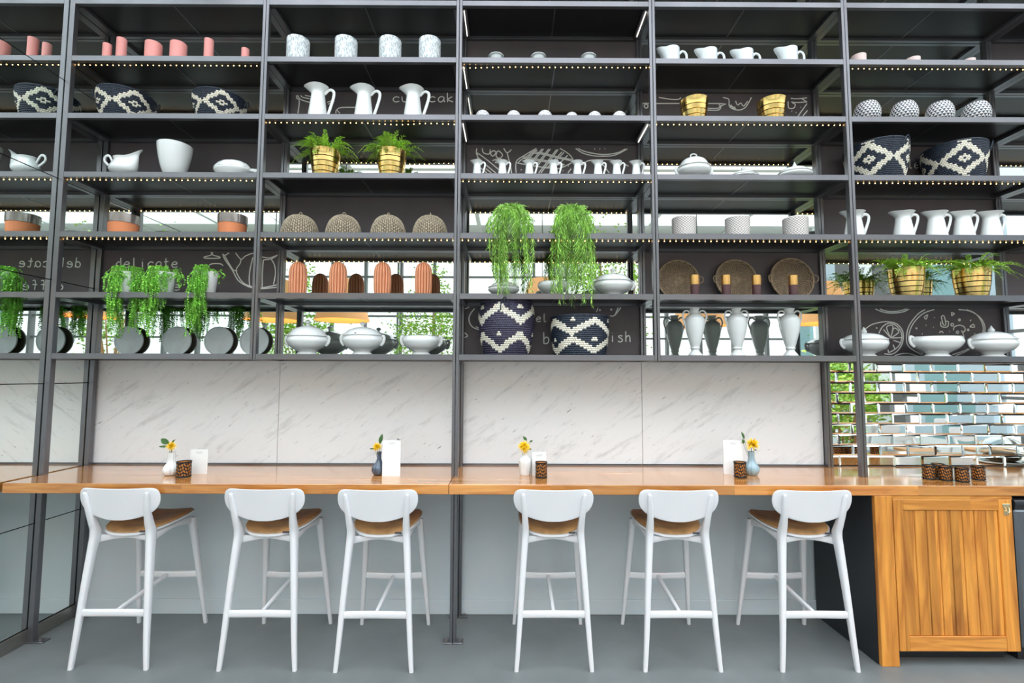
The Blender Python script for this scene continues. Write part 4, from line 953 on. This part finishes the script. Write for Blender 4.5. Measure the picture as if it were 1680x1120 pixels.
trailing('small leaved trailing plant in white pot, leftmost of three under chalked delicate',(-2.640,.10,put(5)),.070,.150,strandsA(11,((G*.80,G*1.2,56,.12,.50),(G*1.2,G*1.6,36,.05,.42),(G*1.7,G*2.1,46,.10,.46))),.019,'leaf_string',.30,11,grp='small leaved trailing plants on the fifth row')
trailing('small leaved trailing plant in white pot, middle of three on fifth row',(-2.385,.10,put(5)),.072,.150,strandsA(12,((G*.85,G*1.3,60,.15,.50),(G*1.3,G*1.75,40,.04,.34),(G*1.75,G*2.05,14,.03,.12))),.019,'leaf_string',.30,12,grp='small leaved trailing plants on the fifth row')
trailing('small leaved trailing plant in white pot, right of three beside chalked kettle',(-2.095,.10,put(5)),.070,.155,strandsA(13,((G*.85,G*1.25,60,.15,.50),(G*1.35,G*1.7,56,.08,.40))),.019,'leaf_string',.30,13,grp='small leaved trailing plants on the fifth row')
random.seed(99)
# ------------------------------------------------------------------ things standing on the counter
def ribfn(n,a):
    return lambda r,z,th:(r*(1+a*(abs(cos(n*th/2))-.6))*cos(th),r*(1+a*(abs(cos(n*th/2))-.6))*sin(th),z)
def bud_vase(label,loc,prof,mat,n=9,a=.10):
    t=thing('bud_vase',label,'vase',loc,'ribbed bud vases on the counter')
    pr=smoothprof(prof,4)
    MB().lathe(pr+[(pr[-1][0]-.003,pr[-1][1]),(pr[-1][0]-.004,pr[-1][1]-.03)],54,fn=ribfn(n,a)).build('body',mat,t)
    return t
def flower(label,loc,base,head,nrm,R,seed,leaves):
    random.seed(seed)
    t=thing('yellow_flower',label,'flower',loc,'yellow flowers in bud vases')
    MB().tube(spline([base,((base[0]+head[0])/2,(base[1]+head[1])/2,(base[2]+head[2])/2+.004),head],4),.0018,6).build('stem','leaf_dark',t)
    z=Vector(nrm).normalized(); x=z.orthogonal().normalized(); y=z.cross(x); H=Vector(head); mb=MB()
    for k in range(130):
        a=random.uniform(0,2*PI); el=random.uniform(-.25,1.25); d=(x*cos(a)+y*sin(a))*cos(el)+z*sin(el)
        L=R*random.uniform(.65,1.1); w=d.cross(z)
        if w.length<.01: w=x.copy()
        w=w.normalized()*R*.07; tip=H+d*L+z*(-.1*R)
        m=H+d*L*.55+z*R*.1
        mb.add([tuple(H),tuple(m-w),tuple(tip),tuple(m+w)],[(0,1,2,3)])
    mb.lathe([(.001,-R*.22),(R*.25,-R*.12),(R*.3,.0),(.001,R*.15)],12,c=head)
    mb.build('petals','yellow_petal',t,smooth=0)
    for (p,dx,dy,dz,L,w) in leaves:
        P0=Vector(p); D=Vector((dx,dy,dz)).normalized(); S=D.cross(Vector((0,-1,.3))).normalized(); mb=MB()
        V=[];n=8
        for i in range(n+1):
            f=i/n; ww=w*sin(PI*min(1,f*.92+.06))**.8; c=P0+D*L*f+Vector((0,-.006*sin(PI*f),0)); V.append((tuple(c-S*ww),tuple(c+Vector((0,.003,0))),tuple(c+S*ww)))
        vs=[q for r in V for q in r]; fs=[]
        for i in range(n):
            for j in (0,1): fs.append((i*3+j,i*3+j+1,i*3+j+4,i*3+j+3))
        mb.add(vs,fs); mb.tube([tuple(base),tuple(P0)],.0012,5); mb.build('leaf','leaf_dark',t)
    return t
garlic=[(.026,0),(.036,.004),(.045,.022),(.044,.042),(.034,.064),(.024,.082),(.020,.105),(.021,.130),(.023,.148)]
v1=bud_vase('white garlic shaped vase with ribbed belly, leftmost on the counter',(-2.222,.018,CT),garlic,'ceramic',10,.12)
flower('compact yellow bloom with broad dark leaf, in the garlic shaped vase',(-2.222,.018,CT+.002),(0,0,.06),(.004,-.012,.185),(.35,-.6,.4),.036,1,[((-.02,0,.20),-.7,-.1,.45,.060,.018),((-.018,0,.185),-1,-.1,-.06,.065,.007),((.0,.0,.205),.5,0,.6,.03,.006)])
v2=bud_vase('dark blue striped bud vase beside the tall white menu card',(-.868,.045,CT),[(.022,0),(.034,.004),(.045,.028),(.043,.050),(.026,.075),(.015,.098),(.013,.125),(.016,.150)],'vase_dark',11,.10)
flower('yellow bloom with one upright green leaf, in the dark blue vase',(-.868,.045,CT+.002),(0,0,.06),(-.010,-.010,.180),(-.2,-.8,.3),.036,2,[((.002,0,.20),.25,0,1,.065,.013),((-.03,0,.17),-1,0,-.1,.035,.005)])
v3=bud_vase('white faceted bud vase with sloping shoulders, right of the middle post',(.099,.05,CT),[(.030,0),(.034,.004),(.039,.04),(.043,.088),(.036,.108),(.022,.120),(.018,.135),(.020,.150)],'ceramic',8,.07)
flower('spiky yellow bloom in the white faceted vase',(.099,.05,CT+.002),(0,0,.06),(-.008,-.012,.182),(-.1,-.7,.6),.048,3,[((.010,0,.225),-.5,0,.5,.035,.010),((.03,0,.215),.7,0,.3,.022,.006),((.022,0,.17),1,0,-.3,.02,.007)])
v4=bud_vase('pale blue gourd shaped ribbed vase, rightmost on the counter',(1.612,.07,CT),[(.026,0),(.034,.004),(.047,.030),(.044,.055),(.030,.078),(.022,.098),(.019,.125),(.020,.155)],'vase_blue',10,.10)
flower('wide spiky yellow bloom in the pale blue gourd vase',(1.612,.07,CT+.002),(0,0,.06),(-.004,-.014,.195),(.15,-.6,.7),.056,4,[((-.045,0,.235),-.35,0,1,.05,.009),((-.05,0,.205),-.2,0,1,.03,.010),((.02,0,.165),1,0,-.3,.018,.005)])
def lace_cup(r,h,label,loc,grp,seed):
    t=thing('tealight_holder',label,'tealight holder',loc,grp)
    MB().lathe([(r-.004,.010),(r-.003,.012),(r-.003,h-.004),(r-.0055,h-.004),(r-.006,.016),(.001,.014)],36).build('glass','amber_glass',t)
    n=72;m=26;mb=MB()
    def keep(j,i):
        u=(j%12-5.5)/6; v=(i-m/2)/(m/2)
        if i<2 or i>m-3: return True
        a=math.hypot(u*1.0,v*.95-.0); 
        q=abs(sin(u*PI*1.5+v*3.0))*abs(cos(v*PI*2.2-u*u*2))
        return q<.40
    vs=[(r*cos(2*PI*j/n),r*sin(2*PI*j/n),.004+(h-.004)*i/m) for i in range(m+1) for j in range(n)]
    mb.add(vs,[(i*n+j,i*n+(j+1)%n,(i+1)*n+(j+1)%n,(i+1)*n+j) for i in range(m) for j in range(n) if keep(j,i)])
    for zz in (.006,h): mb.tube([(r*cos(2*PI*k/40),r*sin(2*PI*k/40),zz) for k in range(41)],.0022,6,cap=False)
    for k in range(3): mb.lathe([(.004,0),(.004,.008)],8,c=((r-.006)*cos(k*2.094+.5),(r-.006)*sin(k*2.094+.5),0))
    mb.lathe([(.001,.005),(r-.001,.005),(r-.001,.009),(.001,.009)],24)
    mb.build('lace_shell','iron_lace',t,smooth=30)
    return t
h1=lace_cup(.043,.098,'black lace metal tealight holder beside the white garlic vase',(-2.100,-.040,CT),'tealight holders on the counter',1)
dup(h1,(.201,-.030,CT),'black lace metal tealight holder right of the white faceted vase',rz=1.3,scale=(.88,.88,1))
dup(h1,(1.500,-.005,CT),'black lace metal tealight holder left of the pale blue vase',rz=.7,scale=(.9,.9,1))
h2=lace_cup(.036,.088,'black lace tealight holder, leftmost of the cluster by the mirror tiles',(2.700,-.045,CT),'clustered tealight holders on the right of the counter',2)
dup(h2,(2.774,-.082,CT),'black lace tealight holder, middle of the cluster by the mirror tiles',rz=.5)
dup(h2,(2.800,.000,CT),'black lace tealight holder, rearmost of the cluster by the mirror tiles',rz=.9)
dup(h2,(2.838,-.128,CT),'black lace tealight holder, frontmost of the cluster, nearest the counter edge',rz=1.3)
dup(h2,(2.999,-.066,CT),'black lace tealight holder standing alone right of the cluster',rz=.2)
def menu(label,loc,w,h,rz,open_=.5,dark=False):
    t=thing('menu_card',label,'menu',loc,'folded white menu cards on the counter',rz)
    MB().box(-w/2,w/2,0,.0012,0,h).build('front_leaf','card_white',t,smooth=0)
    a=open_; mb=MB(); c_,s_=cos(a),sin(a)
    vs=[]
    for z in (0,h):
        for q,o in ((0,0),(w,0),(w,.0012),(0,.0012)):
            vs.append((w/2-q*c_+0-o*s_,.0014+q*s_+o*c_,z))
    mb.add(vs,[(0,3,2,1),(4,5,6,7),(0,1,5,4),(1,2,6,5),(2,3,7,6),(3,0,4,7)])
    mb.build('back_leaf','card_grey' if dark else 'card_white',t,smooth=0)
    mb=MB()
    for k in range(9):
        ww=.0035*(1+(k*7%3)*.35); mb.box(-.022+k*.005,-.022+k*.005+ww*.8,-.0008,.0,h-.020,h-.0165)
    mb.box(-.016,.016,-.0008,0,h-.026,h-.0245)
    mb.build('printed_line','print_grey',t,smooth=0)
    return t
menu('white folded menu card behind the leftmost tealight holder',(-2.065,.055,CT),.115,.160,0.0)
menu('tall white menu card in front of the dark blue vase',(-.775,-.005,CT),.118,.232,0.0,1.15,True)
menu('narrow angled white menu card between faceted vase and tealight holder',(.192,.040,CT),.10,.150,.35,.5)
menu('tall white menu card left of the pale blue vase',(1.498,.085,CT),.125,.225,-.15,.4)
# pastry stand at the right edge
t=thing('pastry_dome','clear glass dome over golden pastry at the right edge of the counter','cake dome',(3.79,.20,CT))
MB().lathe([(.13,0),(.15,.006),(.155,.014),(.15,.016),(.001,.014)],40).build('plate','ceramic',t)
MB().lathe(smoothprof([(.140,.016),(.142,.09),(.125,.15),(.07,.19),(.015,.205)],4)+[(.015,.201)]+smoothprof([(.015,.200),(.068,.186),(.121,.148),(.138,.09),(.136,.016)],4),44,cap0=False,cap1=False).build('dome','clear_glass',t)
MB().lathe([(.012,.203),(.010,.212),(.018,.222),(.010,.234),(.001,.236)],16).build('knob','clear_glass',t)
o=MB().lathe(smoothprof([(.07,0),(.10,.015),(.105,.035),(.07,.060),(.001,.068)],3),36,fn=ribfn(9,.12)).build('pastry','crust',loc=(3.79,.20,CT+.0165)); single(o,'round golden pastry under the glass dome at the right edge','pastry')
# ------------------------------------------------------------------ the rest of the room (seen only in the mirrors)
def pendant(label,x,y,zb,rb=.40,rt=.20,h=.62):
    t=thing('pendant_lamp',label,'lamp',(x,y,zb),'pendant lamps seen in the mirrors')
    n=48
    MB().lathe([(rb,0),(rt,h),(rt-.006,h),(rb-.006,.004)],n,cap0=False,cap1=False,fn=ribfn(24,.02)).build('lamp_shade','lamp_orange',t)
    mb=MB().tube([(0,0,h-.02),(0,0,5.55-zb)],.006,6)
    for k in range(4): mb.tube([(0,0,h-.02),(rt*cos(k*PI/2),rt*sin(k*PI/2),h)],.004,5)
    mb.build('cord','gap',t)
    MB().lathe([(.001,-.05),(.035,-.03),(.045,0),(.03,.04),(.015,.07)],16,c=(0,0,h-.16)).build('bulb','bulb_warm',t)
    return t
p0=pendant('orange pendant lampshade reflected behind the ribbed vases',-2.55,-3.4,2.52)
dup(p0,(.50,-3.7,2.60),'orange pendant lampshade reflected behind the white bowl between trailing plants')
dup(p0,(2.85,-3.4,2.45),'orange pendant lampshade reflected above the white urns')
dup(p0,(4.75,-3.4,2.50),'orange pendant lampshade reflected beside the fern at right')
def leafy(label,x,y,z0,h,rx,nl,seed,mat='leaf_fern',leaf=.07,potr=.22):
    random.seed(seed); t=thing('potted_tree',label,'tree',(x,y,0),'potted trees seen in the mirrors')
    MB().lathe([(potr*.8,0),(potr,z0*.2+.3),(potr*1.04,z0*.2+.32),(potr*.9,z0*.2+.3),(.001,z0*.2+.28)],28).build('planter','white_pot',t)
    mb=MB(); tips=[]
    for k in range(9):
        a=2*PI*k/9; e=(rx*random.uniform(.4,.9)*cos(a),rx*random.uniform(.4,.9)*sin(a),z0+h*random.uniform(.3,.95)); tips.append(e)
        mb.tube(spline([(0,0,z0*.2+.28),(.03*cos(a),.03*sin(a),z0),e],4),[.03*(1-.85*i/8) for i in range(9)],6)
    mb.build('trunk','table_wood',t); mb=MB()
    for k in range(nl):
        c=random.choice(tips); p=Vector((c[0]+random.gauss(0,rx*.22),c[1]+random.gauss(0,rx*.22),c[2]+random.gauss(0,h*.13)))
        d=Vector((random.gauss(0,1),random.gauss(0,1),random.gauss(0,.7))).normalized(); s=d.orthogonal().normalized()*leaf*.3
        mb.add([tuple(p),tuple(p+d*leaf*.5-s),tuple(p+d*leaf),tuple(p+d*leaf*.5+s)],[(0,1,2,3)])
    mb.build('foliage',mat,t,smooth=0)
leafy('tall leafy tree reflected behind the open bowl and ribbed vases',-1.7,-6.2,1.5,2.4,.70,2400,31)
leafy('tall leafy tree reflected right of the trailing plants',2.0,-6.0,1.6,2.6,.8,2200,32)
leafy('low bushy potted plant reflected in the left of the mirror tiles',5.2,-4.2,.5,1.3,.55,1500,33,'leaf_hang')
leafy('low bushy potted plant reflected in the right of the mirror tiles',7.0,-6.5,.5,1.7,.6,1500,34,'leaf_hang')
def table(label,x,y):
    t=thing('dining_table',label,'table',(x,y,0),'dining tables seen in the mirror tiles')
    MB().box(-.55,.55,-.4,.4,.715,.75,bev=.004).build('table_top','table_wood',t)
    MB().lathe([(.035,.02),(.035,.715)],16).lathe([(.24,0),(.24,.012),(.04,.03)],28).build('pedestal','room_dark',t)
    return t
tb0=table('wooden dining table behind the viewpoint, nearest the low plant',4.3,-5.6)
pb=MB().lathe([(.05,0),(.06,.004),(.12,.018),(.122,.021),(.05,.008),(.001,.008)],32).build('dinner_plate','ceramic',loc=(4.1,-5.5,.7505)); single(pb,'white dinner plate laid on a table behind the viewpoint','plate','dinner plates on tables behind the viewpoint')
for x,y in ((4.5,-5.7),(5.9,-4.9),(6.3,-5.1),(6.6,-2.4),(7.0,-2.6),(5.2,-1.7),(5.5,-1.9)):
    c=pb.copy(); COL.objects.link(c); c.location=(x,y,.7505)
dup(tb0,(6.8,-2.5,0),'wooden dining table behind the viewpoint, by the striped right wall'); dup(tb0,(5.35,-1.8,0),'wooden dining table right of the frame, close to the cabinet')
for x,y,r_ in ((4.3,-6.4,0),(4.3,-4.8,PI),(6.1,-4.2,PI),(6.8,-1.7,PI),(6.8,-3.3,0),(5.35,-2.6,0)):
    dup(S0,(x,y,0),'white bar stool seen only in the mirror tiles, out in the room',rz=r_,group='white bar stools out in the room')
leafy('low bushy potted plant out of frame, reflected near the tile wall post',4.6,-2.9,.5,1.1,.40,1300,35,'leaf_fern')
dup(tb0,(6.1,-5.0,0),'wooden dining table behind the viewpoint, near the right wall'); dup(tb0,(1.0,-6.8,0),'wooden dining table behind the viewpoint, under the tree'); dup(tb0,(-1.0,-7.4,0),'wooden dining table behind the viewpoint, towards the glass wall')
# ------------------------------------------------------------------ light: overcast daylight through the roof and the window wall
w=bpy.data.worlds.new('World'); SC.world=w; w.use_nodes=True; nt=w.node_tree; bg=nt.nodes['Background']
tc=N(nt,'ShaderNodeTexCoord'); sep=N(nt,'ShaderNodeSeparateXYZ'); nt.links.new(tc.outputs['Generated'],sep.inputs[0])
r=N(nt,'ShaderNodeValToRGB'); e=r.color_ramp.elements; e[0].position=.0; e[0].color=(.78,.84,.86,1); e[0].color=(.75,.80,.81,1); e[1].position=.62; e[1].color=(2.5,2.78,3.0,1); q_=e.new(.25); q_.color=(1.0,1.06,1.08,1)
nt.links.new(sep.outputs['Z'],r.inputs[0]); nt.links.new(r.outputs[0],bg.inputs['Color']); bg.inputs['Strength'].default_value=1.0
for i,(x,y,z) in enumerate(((-2.55,-3.4,2.9),(.5,-3.7,3.0),(2.85,-3.4,2.85),(4.75,-3.4,2.9))):
    l=bpy.data.lights.new('pendant_light','POINT'); l.energy=12; l.color=(1,.72,.42); l.shadow_soft_size=.06
    o=bpy.data.objects.new('pendant_light',l); o.location=(x,y,z-.02-.12); COL.objects.link(o)
# ------------------------------------------------------------------ camera
F_,PI_,YA,RO,HH,DD=804.07,math.radians(3.9152),math.radians(-.1573),math.radians(.1864),1.7091,3.2482
def basis():
    c,s=cos(YA),sin(YA); rx=Vector((c,s,0)); fy=Vector((-s,c,0)); c2,s2=cos(PI_),sin(PI_)
    fwd=fy*c2+Vector((0,0,1))*s2; up=-fy*s2+Vector((0,0,1))*c2
    c3,s3=cos(RO),sin(RO); return rx*c3+up*s3, up*c3-rx*s3, fwd
R_,U_,W_=basis()
cam=bpy.data.cameras.new('camera'); cam.sensor_width=36; cam.lens=F_*36/1680; cam.clip_start=.05
co=bpy.data.objects.new('camera',cam); COL.objects.link(co)
co.matrix_world=Matrix(((R_.x,U_.x,-W_.x,0),(R_.y,U_.y,-W_.y,-DD),(R_.z,U_.z,-W_.z,HH),(0,0,0,1)))
SC.camera=co
SC.view_settings.view_transform='Standard'; SC.view_settings.look='None'; SC.view_settings.gamma=1; SC.view_settings.use_curve_mapping=False
SC.view_settings.exposure=0.85
SC.cycles.max_bounces=9; SC.cycles.diffuse_bounces=4; SC.cycles.glossy_bounces=6; SC.cycles.transmission_bounces=6
SC.cycles.sample_clamp_indirect=6; SC.cycles.caustics_refractive=False
SC.cycles.use_denoising=True
